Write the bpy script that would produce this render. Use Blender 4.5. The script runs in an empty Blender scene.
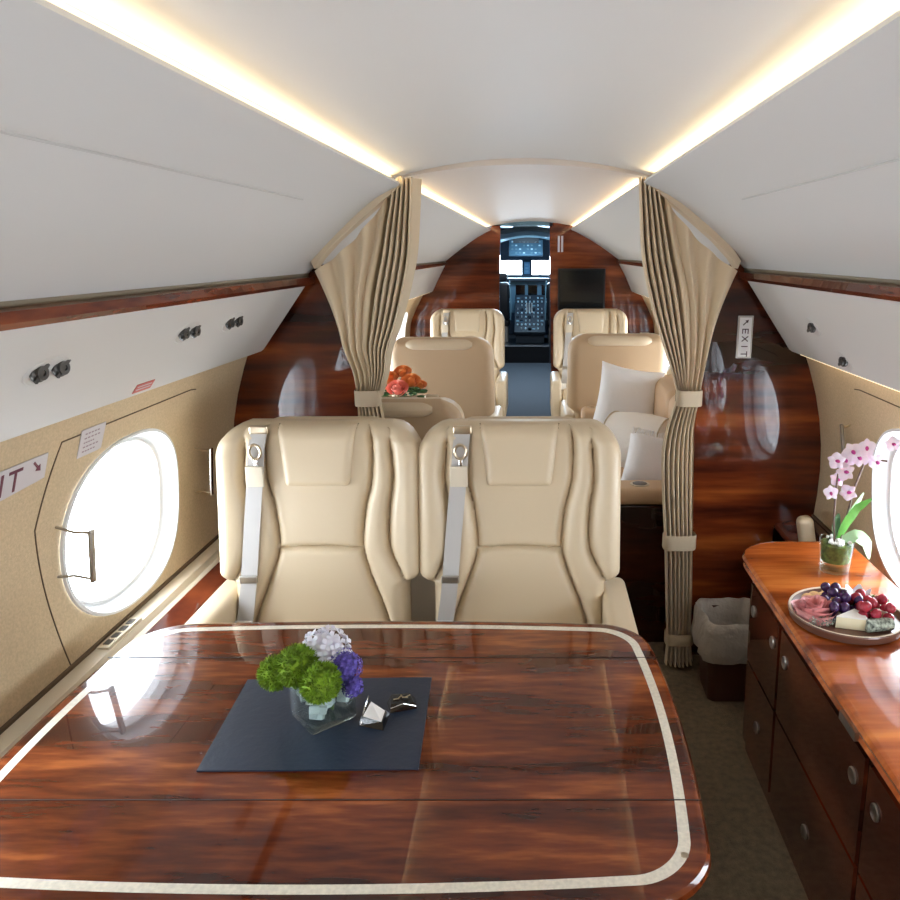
import bpy, math, random
from mathutils import Vector, Matrix, noise
C = bpy.context.scene.collection
sc = bpy.context.scene
PI = math.pi
random.seed(7)

# ---------------------------------------------------------------- camera
F = 750.0; TH = math.atan(198/F); CX = .035; CH = 1.62
cd = bpy.data.cameras.new('camera'); cam = bpy.data.objects.new('camera', cd); C.objects.link(cam)
cam.location = (CX, 0, CH); cam.rotation_euler = (PI/2-TH, 0, 0)
cd.sensor_width = 36; cd.lens = 36*F/900; cd.shift_x = -86/900; cd.clip_start = .02
sc.camera = cam
# ---------------------------------------------------------------- world, exposure
w = bpy.data.worlds.new('world'); sc.world = w; w.use_nodes = True
bg = w.node_tree.nodes['Background']; bg.inputs[0].default_value = (.90, .95, 1, 1); bg.inputs[1].default_value = 14.0
sc.view_settings.view_transform = 'Standard'; sc.view_settings.look = 'None'
sc.view_settings.gamma = 1; sc.view_settings.use_curve_mapping = False
sc.view_settings.exposure = 0.22
YB, YF, YA, YC = 2.8, 7.0, -1.6, 11.3     # mid bulkhead, front bulkhead, aft wall, cockpit step
WINS = [-.89, .08, 1.05, 2.02, 3.45, 4.42, 5.39, 6.36]
WZ = .885; WA = .30; WBH = .24

def warp(x, y, z):       # the lower edge of the service panels splays a little towards the back of the cabin
    k = max(0, min(1, (z-1.0)/.27)) if z < 1.27 else max(0, min(1, (1.5-z)/.23)); s = 1 if x > 0 else -1
    q = max(0, (y-2.8)/4.2)*max(0, min(1, (z-1.5)/.3))   # the nose end of the cabin is a little narrower and lower
    return (x - s*k*.013*(y-2.8) - s*.055*q*min(1, abs(x)/.35), y, z-.032*q)
def W(z):
    d = z-.78
    return 1.14 - (.45 if d > 0 else .3)*d*d
# window daylight portals
for s in (-1, 1):
    for y in WINS:
        ld = bpy.data.lights.new('window_portal', 'AREA'); ld.shape = 'RECTANGLE'; ld.size = .56; ld.size_y = .46
        ld.cycles.is_portal = True
        o = bpy.data.objects.new('window_portal', ld); C.objects.link(o)
        o.location = (s*1.16, y, WZ); o.rotation_euler = (0, s*PI/2, 0)
# area lamps: windshield daylight and two unseen fills added in cockpit and entry
def area(name, loc, rot, sx, sy, p, col):
    ld = bpy.data.lights.new(name, 'AREA'); ld.shape = 'RECTANGLE'; ld.size = sx; ld.size_y = sy; ld.energy = p; ld.color = col
    o = bpy.data.objects.new(name, ld); C.objects.link(o); o.location = loc; o.rotation_euler = rot; return o
area('cockpit_daylight', (-.1, 12.9, 1.5), (-PI/2, 0, 0), .9, .4, 70, (.5, .75, 1))
area('cockpit_fill', (-.1, 11.35, 1.72), (.5, 0, 0), .4, .2, 9, (.55, .8, 1))  # added fill behind the overhead panel, lifts the dark cockpit pedestal
area('entry_fill', (-.08, 9.0, 1.98), (0, 0, 0), .3, 1.2, 34, (.75, .88, 1))  # unseen fill lamp added to brighten the dark entry and its carpet

# ---------------------------------------------------------------- materials
M = {}
def nmat(name):
    m = bpy.data.materials.new(name); m.use_nodes = True; M[name] = m
    nt = m.node_tree; return m, nt, nt.nodes['Principled BSDF']
def mat(name, col, rough=.5, metal=0, coat=0, spec=.5, emis=None, es=0, bump=None, sheen=0, trans=0, vary=None, sss=0):
    m, nt, b = nmat(name)
    b.inputs['Base Color'].default_value = (*col, 1); b.inputs['Roughness'].default_value = rough
    b.inputs['Metallic'].default_value = metal; b.inputs['Coat Weight'].default_value = coat
    b.inputs['Coat Roughness'].default_value = .03
    b.inputs['Specular IOR Level'].default_value = spec; b.inputs['Sheen Weight'].default_value = sheen
    b.inputs['Transmission Weight'].default_value = trans
    if sss: b.inputs['Subsurface Weight'].default_value = sss; b.inputs['Subsurface Scale'].default_value = .01
    if emis: b.inputs['Emission Color'].default_value = (*emis, 1); b.inputs['Emission Strength'].default_value = es
    tc = nt.nodes.new('ShaderNodeTexCoord')
    if vary:
        sc_, amt = vary
        n = nt.nodes.new('ShaderNodeTexNoise'); n.inputs['Scale'].default_value = sc_; n.inputs['Detail'].default_value = 4
        nt.links.new(tc.outputs['Object'], n.inputs['Vector'])
        r = nt.nodes.new('ShaderNodeValToRGB')
        r.color_ramp.elements[0].position = .3; r.color_ramp.elements[1].position = .7
        r.color_ramp.elements[0].color = (*[c*(1-amt) for c in col], 1); r.color_ramp.elements[1].color = (*[min(1, c*(1+amt)) for c in col], 1)
        nt.links.new(n.outputs['Fac'], r.inputs['Fac']); nt.links.new(r.outputs['Color'], b.inputs['Base Color'])
    if bump:
        sc_, st, dist = bump
        n = nt.nodes.new('ShaderNodeTexNoise'); n.inputs['Scale'].default_value = sc_; n.inputs['Detail'].default_value = 3
        nt.links.new(tc.outputs['Object'], n.inputs['Vector'])
        bp = nt.nodes.new('ShaderNodeBump'); bp.inputs['Strength'].default_value = st; bp.inputs['Distance'].default_value = dist
        nt.links.new(n.outputs['Fac'], bp.inputs['Height']); nt.links.new(bp.outputs['Normal'], b.inputs['Normal'])
    return m
def wood(name, stops, scale=(1.2, 8, 8), rot=(0, 0, 0), rough=.25, coat=1, nz=1.6, det=3.5, fine=.20):
    m, nt, b = nmat(name); L = nt.links.new
    tc = nt.nodes.new('ShaderNodeTexCoord'); mp = nt.nodes.new('ShaderNodeMapping')
    mp.inputs['Rotation'].default_value = rot; mp.inputs['Scale'].default_value = scale
    L(tc.outputs['Object'], mp.inputs['Vector'])
    n = nt.nodes.new('ShaderNodeTexNoise'); n.inputs['Scale'].default_value = nz; n.inputs['Detail'].default_value = det; n.inputs['Distortion'].default_value = .15
    L(mp.outputs['Vector'], n.inputs['Vector'])
    f = nt.nodes.new('ShaderNodeTexNoise'); f.inputs['Scale'].default_value = nz*7; f.inputs['Detail'].default_value = 4
    L(mp.outputs['Vector'], f.inputs['Vector'])
    mx = nt.nodes.new('ShaderNodeMath'); mx.operation = 'MULTIPLY_ADD'; mx.inputs[1].default_value = fine
    L(f.outputs['Fac'], mx.inputs[0]); 
    sb = nt.nodes.new('ShaderNodeMath'); sb.operation = 'SUBTRACT'; sb.inputs[1].default_value = fine/2
    L(n.outputs['Fac'], sb.inputs[0]); L(sb.outputs[0], mx.inputs[2])
    r = nt.nodes.new('ShaderNodeValToRGB'); e = r.color_ramp.elements
    e[0].position, e[0].color = stops[0][0], (*stops[0][1], 1); e[1].position, e[1].color = stops[-1][0], (*stops[-1][1], 1)
    for p, c in stops[1:-1]:
        k = e.new(p); k.color = (*c, 1)
    L(mx.outputs[0], r.inputs['Fac']); L(r.outputs['Color'], b.inputs['Base Color'])
    b.inputs['Roughness'].default_value = rough; b.inputs['Coat Weight'].default_value = coat
    b.inputs['Coat Roughness'].default_value = 0; b.inputs['Coat IOR'].default_value = 1.45; b.inputs['Specular IOR Level'].default_value = .08
    return m
wood('bulkhead_wood', [(.32, (.012, .0035, .0025)), (.46, (.05, .010, .005)), (.58, (.15, .028, .008)), (.75, (.40, .10, .020))], scale=(.45, 1, 4.0), nz=1.7, det=2.2)
wood('front_wood', [(.3, (.03, .008, .005)), (.5, (.13, .028, .010)), (.75, (.34, .085, .025))], scale=(.5, 1, 5), nz=1.7, det=2.5)
wood('table_wood', [(.33, (.030, .005, .002)), (.46, (.095, .017, .004)), (.57, (.165, .034, .008)), (.70, (.34, .092, .022))], scale=(.9, 6, 1), rot=(0, 0, .85), nz=1.6, det=4, fine=.42)
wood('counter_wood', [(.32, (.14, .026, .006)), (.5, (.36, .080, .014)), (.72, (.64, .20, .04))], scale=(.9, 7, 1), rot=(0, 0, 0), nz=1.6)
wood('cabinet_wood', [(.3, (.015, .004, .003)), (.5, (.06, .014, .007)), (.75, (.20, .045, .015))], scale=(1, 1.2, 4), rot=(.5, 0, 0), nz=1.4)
wood('trim_wood', [(.3, (.03, .006, .004)), (.5, (.085, .016, .008)), (.75, (.22, .05, .016))], scale=(1, 1.5, 9), nz=2.0, coat=.6)
mat('edge_wood', (.16, .035, .012), .25, coat=1)
mat('leather', (.66, .535, .365), .42, bump=(90, .12, .002), coat=.08)
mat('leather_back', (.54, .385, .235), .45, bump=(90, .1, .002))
mat('sofa_leather', (.60, .40, .235), .5, bump=(70, .12, .002))
mat('seat_trim', (.66, .58, .45), .45)
mat('wall_fabric', (.63, .495, .315), .85, bump=(420, .5, .002), vary=(160, .10))
mat('wall_gap', (.12, .08, .045), .8)
mat('panel_white', (.60, .60, .59), .5, bump=(200, .05, .001))
mat('valance_white', (.62, .605, .575), .45, bump=(200, .05, .001))
mat('ceiling_white', (.62, .62, .61), .55)
mat('ceiling_pink', (.68, .62, .57), .55)
mat('seam_grey', (.50, .50, .49), .6)
mat('groove_tan', (.20, .165, .11), .6)
mat('channel_tan', (.68, .59, .44), .5)
mat('carpet', (.22, .165, .10), .95, bump=(260, .9, .006), vary=(45, .25))
mat('carpet_grey', (.10, .12, .145), .95, bump=(260, .8, .006), vary=(120, .2))
mat('curtain', (.66, .53, .36), .8, sheen=.2)
mat('curtain_band', (.62, .51, .36), .75)
mat('chrome', (.78, .76, .74), .16, metal=1)
mat('brass', (.62, .52, .38), .28, metal=1)
mat('steel', (.45, .43, .40), .35, metal=1)
mat('black', (.006, .006, .008), .35)
mat('black_gloss', (.004, .004, .005), .08, coat=.5)
mat('nozzle', (.07, .065, .06), .35, metal=.6)
mat('webbing', (.50, .48, .46), .55, bump=(500, .3, .001))
mat('plastic_white', (.80, .80, .80), .35)
mat('window_liner', (.80, .83, .85), .4)
mat('placard', (.60, .57, .60), .4)
mat('placard_red', (.55, .12, .10), .4)
mat('ink', (.04, .01, .02), .5)
mat('ink_faded', (.30, .22, .26), .5)
mat('ink_red', (.14, .02, .05), .5)
mat('inlay', (.74, .68, .56), .35, coat=1, vary=(140, .12))
mat('seam', (.012, .004, .003), .5)
mat('navy_leather', (.014, .025, .050), .38, bump=(60, .25, .004))
mat('pillow_white', (.90, .88, .87), .9, sheen=.3, bump=(30, .25, .01))
mat('pillow_cream', (.90, .84, .76), .9, sheen=.3, bump=(60, .3, .01))
mat('liner_bag', (.48, .43, .37), .65, bump=(18, .9, .02))
mat('basket_wood', (.05, .013, .006), .4, coat=.4)
mat('led', (1, .9, .7), .5, emis=(1, .76, .44), es=6)
mat('wash', (1, .9, .7), .5, emis=(1, .74, .42), es=1.6)
mat('moss', (.20, .33, .02), .85, vary=(60, .5))
mat('petal_white', (.74, .73, .80), .7, sss=.1)
mat('petal_purple', (.10, .07, .36), .7, vary=(80, .5))
mat('leaf', (.10, .30, .045), .4, vary=(20, .35))
mat('leaf_pale', (.38, .60, .33), .35)
mat('leaf_dark', (.04, .12, .035), .5)
mat('stem', (.10, .05, .035), .5)
mat('stem_green', (.12, .22, .05), .5)
mat('orchid', (.84, .74, .86), .6, sss=.2)
mat('orchid_lip', (.42, .03, .22), .5)
mat('petal_orange', (1.0, .38, .12), .6, vary=(30, .12))
mat('petal_pink', (1.0, .38, .30), .6)
mat('petal_peach', (.90, .60, .30), .6)
mat('grape_purple', (.055, .018, .085), .22, sss=.2, vary=(40, .5))
mat('grape_red', (.38, .03, .055), .2, sss=.3, vary=(40, .4))
mat('salami', (.82, .34, .33), .4, vary=(50, .35))
mat('cheese', (.84, .76, .52), .5)
mat('rind', (.84, .83, .78), .6)
mat('herb_cheese', (.32, .36, .30), .8, vary=(120, .9))
mat('cracker', (.62, .36, .14), .7, vary=(60, .3))
mat('tray', (.13, .055, .035), .4, coat=.4)
mat('tray_rim', (.66, .55, .42), .5)
mat('nut', (.18, .07, .03), .5)
mat('paper', (.85, .83, .80), .7)
mat('screen', (.006, .008, .009), .12)
mat('cockpit_blue', (.12, .24, .34), .35, metal=.3)
mat('cockpit_pale', (.20, .34, .42), .4)
mat('cockpit_dark', (.018, .028, .042), .5)
mat('knob', (.6, .8, .9), .3)
mat('moss_soil', (.09, .13, .03), .9, vary=(80, .6))
mat('rubber', (.02, .02, .02), .7)

def glassmat(name, tint, ior, rough=0.0, mixmax=1.0):
    m, nt, b = nmat(name); L = nt.links.new; nt.nodes.remove(b); out = nt.nodes['Material Output']
    t = nt.nodes.new('ShaderNodeBsdfTransparent'); t.inputs[0].default_value = (*tint, 1)
    g = nt.nodes.new('ShaderNodeBsdfGlossy'); g.inputs['Roughness'].default_value = rough
    lw = nt.nodes.new('ShaderNodeLayerWeight'); lw.inputs[0].default_value = .5
    pw = nt.nodes.new('ShaderNodeMath'); pw.operation = 'POWER'; pw.inputs[1].default_value = 4; L(lw.outputs['Facing'], pw.inputs[0])
    r0 = ((ior-1)/(ior+1))**2
    fr = nt.nodes.new('ShaderNodeMath'); fr.operation = 'MULTIPLY_ADD'; fr.inputs[1].default_value = 1-r0; fr.inputs[2].default_value = r0; L(pw.outputs[0], fr.inputs[0])
    mx = nt.nodes.new('ShaderNodeMixShader'); L(fr.outputs[0], mx.inputs[0]); L(t.outputs[0], mx.inputs[1]); L(g.outputs[0], mx.inputs[2]); L(mx.outputs[0], out.inputs[0])
glassmat('pane', (.96, .98, 1), 1.3)
glassmat('vase_glass', (.90, .95, .95), 1.9)
glassmat('pot_glass', (.93, .97, .95), 1.5)
mat('ice', (.74, .78, .76), .06, coat=.5)

# ---------------------------------------------------------------- mesh helpers
class MB:
    def __init__(s): s.v = []; s.f = []
    def add(s, vs, fs, mtx=None):
        b = len(s.v)
        s.v += [tuple(mtx @ Vector(p)) if mtx else tuple(p) for p in vs]; s.f += [tuple(i+b for i in q) for q in fs]; return s
    def box(s, x0, x1, y0, y1, z0, z1, mtx=None, bev=0):
        if bev <= 0:
            vs = [(x, y, z) for x in (x0, x1) for y in (y0, y1) for z in (z0, z1)]
            return s.add(vs, [(0, 1, 3, 2), (4, 6, 7, 5), (0, 4, 5, 1), (2, 3, 7, 6), (0, 2, 6, 4), (1, 5, 7, 3)], mtx)
        # rounded box: superquadric style grid
        n = 6; cx, cy, cz = (x0+x1)/2, (y0+y1)/2, (z0+z1)/2; hx, hy, hz = (x1-x0)/2, (y1-y0)/2, (z1-z0)/2
        def co(h):
            b = min(bev, h*.999); k = 4
            return [-h+b-b*math.cos(i/k*PI/2) if 0 else (-h + b*(1-math.cos(i/k*PI/2))) for i in range(k+1)] , b
        def axis(h):
            b = min(bev, h*.98); k = 4
            a = [-h + b*i/k for i in range(k+1)]
            return a + [-q for q in reversed(a)], b
        ax, bx = axis(hx); ay, by = axis(hy); az, bz = axis(hz); bb = min(bx, by, bz)
        ax, ay, az = [[-h + bb*i/4 for i in range(5)]+[h - bb*i/4 for i in range(4, -1, -1)] for h in (hx, hy, hz)]
        def fix(p):
            q = Vector((max(-hx+bb, min(hx-bb, p[0])), max(-hy+bb, min(hy-bb, p[1])), max(-hz+bb, min(hz-bb, p[2]))))
            d = Vector(p)-q
            if d.length > 1e-9: d = d.normalized()*bb
            r = q+d; return (r.x+cx, r.y+cy, r.z+cz)
        def face(A, B, fn, flip):
            vs = [fix(fn(a, b_)) for a in A for b_ in B]; m = len(B)
            fs = [(i*m+j, (i+1)*m+j, (i+1)*m+j+1, i*m+j+1) for i in range(len(A)-1) for j in range(m-1)]
            if flip: fs = [tuple(reversed(q)) for q in fs]
            s.add(vs, fs, mtx)
        face(ax, ay, lambda a, b_: (a, b_, hz), False); face(ax, ay, lambda a, b_: (a, b_, -hz), True)
        face(ay, az, lambda a, b_: (hx, a, b_), False); face(ay, az, lambda a, b_: (-hx, a, b_), True)
        face(az, ax, lambda a, b_: (b_, hy, a), False); face(az, ax, lambda a, b_: (b_, -hy, a), True)
        return s
    def grid(s, fn, nu, nv, mtx=None, flip=False, closeu=False):
        vs = [fn(i/nu, j/nv) for i in range(nu+1) for j in range(nv+1)]; m = nv+1
        fs = [(i*m+j, (i+1)*m+j, (i+1)*m+j+1, i*m+j+1) for i in range(nu) for j in range(nv)]
        if flip: fs = [tuple(reversed(q)) for q in fs]
        return s.add(vs, fs, mtx)
    def loft(s, rings, cap0=True, cap1=True, close=True, mtx=None, flip=False):
        n = len(rings[0]); vs = [p for r in rings for p in r]; fs = []
        for i in range(len(rings)-1):
            for j in range(n if close else n-1):
                k = (j+1) % n
                fs.append((i*n+j, i*n+k, (i+1)*n+k, (i+1)*n+j))
        if cap0: fs.append(tuple(reversed(range(n))))
        if cap1: fs.append(tuple((len(rings)-1)*n+j for j in range(n)))
        if flip: fs = [tuple(reversed(q)) for q in fs]
        return s.add(vs, fs, mtx)
    def lathe(s, prof, n=24, mtx=None, cap0=True, cap1=True):
        return s.loft([[(r*math.cos(2*PI*j/n), r*math.sin(2*PI*j/n), z) for j in range(n)] for r, z in prof], cap0, cap1, mtx=mtx)
    def tube(s, pts, r, n=8, mtx=None, cap=True):
        pts = [Vector(p) for p in pts]; rings = []; up = Vector((0, 0, 1)); prev = None
        for i, p in enumerate(pts):
            t = (pts[min(i+1, len(pts)-1)]-pts[max(i-1, 0)]).normalized()
            if prev is None:
                a = t.cross(up if abs(t.z) < .9 else Vector((1, 0, 0))).normalized()
            else:
                a = (prev - t*prev.dot(t)).normalized()
            prev = a; b = t.cross(a); rr = r[i] if isinstance(r, (list, tuple)) else r
            rings.append([tuple(p + a*rr*math.cos(2*PI*j/n) + b*rr*math.sin(2*PI*j/n)) for j in range(n)])
        return s.loft(rings, cap, cap, mtx=mtx)
    def ball(s, c, r, nu=14, nv=9, mtx=None, sx=1, sy=1, sz=1, fn=None):
        rings = []
        for i in range(nv+1):
            a = PI*(.02+.96*i/nv)
            ring = []
            for j in range(nu):
                b = 2*PI*j/nu; d = Vector((math.sin(a)*math.cos(b), math.sin(a)*math.sin(b), -math.cos(a)))
                k = fn(d) if fn else 1
                ring.append((c[0]+d.x*r*sx*k, c[1]+d.y*r*sy*k, c[2]+d.z*r*sz*k))
            rings.append(ring)
        return s.loft(rings, mtx=mtx)
    def build(s, name, m, parent=None, smooth=True, angle=None):
        me = bpy.data.meshes.new(name); me.from_pydata(s.v, [], s.f); me.update()
        me.materials.append(M[m] if isinstance(m, str) else m)
        o = bpy.data.objects.new(name, me); C.objects.link(o)
        if smooth:
            me.polygons.foreach_set('use_smooth', [True]*len(me.polygons)); me.set_sharp_from_angle(angle=math.radians(angle or 40))
        if parent: o.parent = parent
        return o
def tag(o, label=None, cat=None, group=None, kind=None):
    if label: o['label'] = label
    if cat: o['category'] = cat
    if group: o['group'] = group
    if kind: o['kind'] = kind
    return o
def thing(name, loc, label, cat, group=None, rz=0):
    o = bpy.data.objects.new(name, None); C.objects.link(o); o.location = loc; o.rotation_euler = (0, 0, rz); o.empty_display_size = .05
    return tag(o, label, cat, group)
def copy_tree(o, parent=None):
    c = o.copy(); C.objects.link(c)
    if parent: c.parent = parent
    for ch in list(o.children): copy_tree(ch, c)
    return c
def struct(o): o['kind'] = 'structure'; return o
def T(x, y, z): return Matrix.Translation((x, y, z))
def R(a, ax): return Matrix.Rotation(a, 4, ax)
def lerp(a, b, t): return a+(b-a)*t
def interp(tab, x):
    if x <= tab[0][0]: return tab[0][1]
    for (a, b), (c, d) in zip(tab, tab[1:]):
        if x <= c:
            t = (x-a)/(c-a); return b+(d-b)*t
    return tab[-1][1]
def sinterp(tab, x):       # smooth catmull interpolation
    if x <= tab[0][0]: return tab[0][1]
    if x >= tab[-1][0]: return tab[-1][1]
    for i in range(len(tab)-1):
        if x <= tab[i+1][0]:
            p1, p2 = tab[i], tab[i+1]; p0 = tab[i-1] if i else p1; p3 = tab[i+2] if i+2 < len(tab) else p2
            h = p2[0]-p1[0]; t = (x-p1[0])/h
            m1 = (p2[1]-p0[1])/max(1e-9, p2[0]-p0[0])*h; m2 = (p3[1]-p1[1])/max(1e-9, p3[0]-p1[0])*h
            return (2*t**3-3*t*t+1)*p1[1]+(t**3-2*t*t+t)*m1+(-2*t**3+3*t*t)*p2[1]+(t**3-t*t)*m2
GLYPH = {'E': [(0, 0, 0, 1), (0, 0, .62, 0), (0, .5, .55, .5), (0, 1, .62, 1)], 'X': [(0, 0, .7, 1), (0, 1, .7, 0)], 'I': [(0, 0, 0, 1)], 'T': [(0, 1, .7, 1), (.35, 0, .35, 1)]}
WIDE = {'E': .62, 'X': .7, 'I': 0, 'T': .7}
def textmesh(txt, size, m, name, parent, mtx, depth=.0006, gap=.34):
    """lettering built from straight strokes, centred on the origin of mtx"""
    h = size*.70; th = h*.15
    tot = sum(WIDE[c]*h for c in txt)+gap*h*(len(txt)-1); x0 = -tot/2; mb = MB()
    for c in txt:
        for (a, b, p, q) in GLYPH[c]:
            A = Vector((x0+a*h, (b-.5)*h*(1-.15), 0)); B = Vector((x0+p*h, (q-.5)*h*(1-.15), 0)); d = (B-A).normalized()
            n = Vector((-d.y, d.x, 0))*th/2; e = d*th/2
            c4 = [A-e-n, B+e-n, B+e+n, A-e+n]
            mb.loft([[tuple(v) for v in c4], [(v.x, v.y, depth) for v in c4]], mtx=mtx)
        x0 += WIDE[c]*h+gap*h
    o = mb.build(name, m, smooth=False); o.parent = parent; return o
def frame(origin, xdir, nrm):     # local x = xdir, local z = nrm
    z = Vector(nrm).normalized(); x = Vector(xdir); x = (x - z*x.dot(z)).normalized(); y = z.cross(x)
    m = Matrix((x, y, z)).transposed().to_4x4(); m.translation = Vector(origin); return m

# ---------------------------------------------------------------- shell
struct(MB().box(-1.1, 1.1, YA, YF, -.05, 0).build('floor', 'carpet', smooth=False))
o = MB().box(-.75, .75, YF, YC+2.2, -.05, .0).build('floor', 'carpet_grey', smooth=False); o.name = 'floor_entry'; struct(o)

def side_wall(s, name):
    mb = MB()
    zb0, zb1 = .50, 1.25
    def P(y, z): return warp(s*W(z), y, z)
    ys = [YA]
    for c in WINS: ys += [c-.42, c+.42]
    ys.append(YF+.02)
    # plain pieces between bays
    for i in range(0, len(ys)-1, 2):
        if ys[i+1]-ys[i] > 1e-3: mb.grid(lambda u, v, a=ys[i], b=ys[i+1]: P(lerp(a, b, u), lerp(zb0, zb1, v)), 2, 20, flip=s < 0)
    mb.grid(lambda u, v: P(lerp(YA, YF+.02, u), lerp(-.02, zb0, v)), 30, 8, flip=s < 0)
    mb.grid(lambda u, v: P(lerp(YA, YF+.02, u), lerp(zb1, 1.42, v)), 30, 4, flip=s < 0)
    def Q(y, z):
        x, y, z = P(y, z); return (x+s*.0025, y, z)
    for i in range(len(ys)-1):      # narrow backing strips behind every joint
        for y in (ys[i], ys[i+1]): mb.grid(lambda u, v: Q(lerp(y-.02, y+.02, u), lerp(zb0-.03, zb1+.03, v)), 2, 20, flip=s < 0)
    for z in (zb0, zb1): mb.grid(lambda u, v: Q(lerp(YA, YF+.02, u), lerp(z-.02, z+.02, v)), 60, 4, flip=s < 0)
    N = 72
    for c in WINS:
        A, zl, zh = .42, zb0-WZ, zb1-WZ
        ring_e, ring_r = [], []
        angs = sorted([2*PI*k/N for k in range(N)] + [math.atan2(q, p) % (2*PI) for p in (A, -A) for q in (zl, zh)])
        for a in angs:
            ca, sa = math.cos(a), math.sin(a)
            e = (abs(ca)**2.3+abs(sa)**2.3)**(-1/2.3)
            ring_e.append((ca*e*WA, sa*e*WBH))
            k = min(A/abs(ca) if abs(ca) > 1e-9 else 9, (zh/sa if sa > 1e-9 else zl/sa if sa < -1e-9 else 9))
            ring_r.append((ca*k, sa*k))
        rings = []
        for t in (0, .08, .2, .4, .7, 1):
            rings.append([P(c+lerp(p[0], q[0], t), WZ+lerp(p[1], q[1], t)) for p, q in zip(ring_e, ring_r)])
        mb.loft(rings, False, False, flip=s > 0)
    return struct(mb.build(name, 'wall_fabric', angle=60))
side_wall(-1, 'wall_left'); side_wall(1, 'wall_right')
# windows: liner, frame, pane
wi = 0
for s in (-1, 1):
    for c in WINS:
        wi += 1
        def ring(k, dx, kk=1.0):
            out = []
            for j in range(56):
                a = 2*PI*j/56; ca, sa = math.cos(a), math.sin(a); e = (abs(ca)**2.3+abs(sa)**2.3)**(-1/2.3)
                y, z = c+ca*e*WA*k, WZ+sa*e*WBH*k
                x, y, z = warp(s*W(z), y, z); out.append((x+s*dx, y, z))
            return out
        rt = bpy.data.objects.new('window_%d' % wi, None); C.objects.link(rt); struct(rt)
        rt.location = (s*1.16, c, WZ)
        pm = MB().loft([ring(1.035, -.002), ring(1.03, -.009), ring(1.0, -.010), ring(.985, 0), ring(.96, .022), ring(.92, .038)], False, False, flip=s < 0)
        o = pm.build('reveal', 'window_liner'); o.parent = rt; o.matrix_parent_inverse = Matrix.Translation(rt.location).inverted()
        fm = MB().loft([ring(.92, .038), ring(.905, .032), ring(.885, .034), ring(.875, .042), ring(.865, .052), ring(.86, .085)], False, False, flip=s < 0)
        o = fm.build('window_frame', 'plastic_white'); o.parent = rt; o.matrix_parent_inverse = Matrix.Translation(rt.location).inverted()
        r0 = ring(.875, .058); r1 = ring(.875, .061)
        o = MB().loft([r0, r1], True, True).build('pane', 'pane', smooth=False); o.parent = rt; o.matrix_parent_inverse = Matrix.Translation(rt.location).inverted()

# upper side panels, cove, ceiling
SX, SZ = .41, 1.868
def strip_prof(pts, name, m, y0=YA, y1=YF+.01, n=24, angle=40, thick=None):
    mb = MB()
    mb.loft([[warp(x, lerp(y0, y1, i/n), z) for x, z in pts] for i in range(n+1)], True, True, close=True)
    return mb.build(name, m, angle=angle)
def panel(pts, th):   # thicken an open profile outward (away from the cabin axis)
    out = []
    for i, (x, z) in enumerate(pts):
        a = Vector(pts[max(i-1, 0)]); b = Vector(pts[min(i+1, len(pts)-1)]); t = (b-a).normalized(); nrm = Vector((t.y, -t.x))
        if nrm.dot(Vector((x, z-1.0))) < 0: nrm = -nrm
        out.append((x+nrm.x*th, z+nrm.y*th))
    return pts + out[::-1]
ZO = {-1: -.026, 1: -.008}
for s, nm in ((-1, 'left'), (1, 'right')):
    zo = ZO[s]
    up = [(s*lerp(.79, .572, t), lerp(1.572+zo, 1.752, t)+.006*math.sin(PI*t)) for t in (0, .2, .4, .6, .8, 1)]
    LX, LZ = ((.425, 1.842), (.400, 1.849))[s > 0]
    ex, ez = LX+.008, LZ-.006
    up2 = [(s*lerp(.5718, ex, t), lerp(1.7538, ez, t)+.008*math.sin(PI*t)) for t in (0, .25, .5, .75, .97)] + [(s*LX, LZ), (s*(LX+.003), LZ+.008)]
    struct(strip_prof(panel(up+up2[1:], .012), 'trim_%d' % (1 if s < 0 else 3), 'panel_white'))
    smb = MB().tube([(s*.571, YA+(2.05-YA)*i/12, 1.7520) for i in range(13)], .0022, 6)
    struct(smb.build('trim_%d' % (24 if s < 0 else 25), 'seam_grey'))
    # hull skin behind everything
    hull = [(s*1.12, 1.15), (s*1.10, 1.30), (s*1.0, 1.52), (s*.86, 1.72), (s*.66, 1.88), (s*.50, 1.96), (s*.2, 2.03), (0, 2.04)]
    struct(strip_prof(panel(hull, .02), 'trim_%d' % (5 if s < 0 else 6), 'panel_white'))
    # wood rail and tan groove above the service panel
    struct(strip_prof([(s*.775, 1.530+zo), (s*.768, 1.540+zo), (s*.770, 1.558+zo), (s*.79, 1.562+zo), (s*.86, 1.562+zo), (s*.86, 1.530+zo)], 'trim_%d' % (7 if s < 0 else 8), 'trim_wood'))
    struct(strip_prof([(s*.792, 1.562+zo), (s*.790, 1.574+zo), (s*.86, 1.580+zo), (s*.86, 1.562+zo)], 'trim_%d' % (9 if s < 0 else 10), 'groove_tan'))
    # LED cove light
    for seg, (a, b) in enumerate(((YA, YB-.08), (YB+.10, YF))):
        pr_ = [(s*(LX+.012), LZ+.002), (s*(LX+.012), LZ+.005), (s*(LX+.034), LZ+.022), (s*(LX+.037), LZ+.019)]
        o = strip_prof(pr_, 'cove_light', 'led', a, b, 16)
        tag(o, ('warm LED light strip along the ceiling, %s' % {(-1, 0): 'from the top left corner to the left curtain', (1, 0): 'from the top right corner to the right curtain', (-1, 1): 'short run beyond the left curtain', (1, 1): 'short run beyond the right curtain'}[(s, seg)]), 'light strip')
def ceil_prof(zc, ze):
    pts = []
    for i in range(17):
        x = lerp(-.47, .47, i/16); pts.append((x, zc-(zc-ze)*(abs(x)/.47)**2.0))
    return pts
c1 = ceil_prof(1.938, 1.872)
struct(strip_prof(c1+[(x, z+.012) for x, z in c1[::-1]], 'ceiling', 'ceiling_white', YA, YB-.0))
c2 = ceil_prof(1.918, 1.868)
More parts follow.
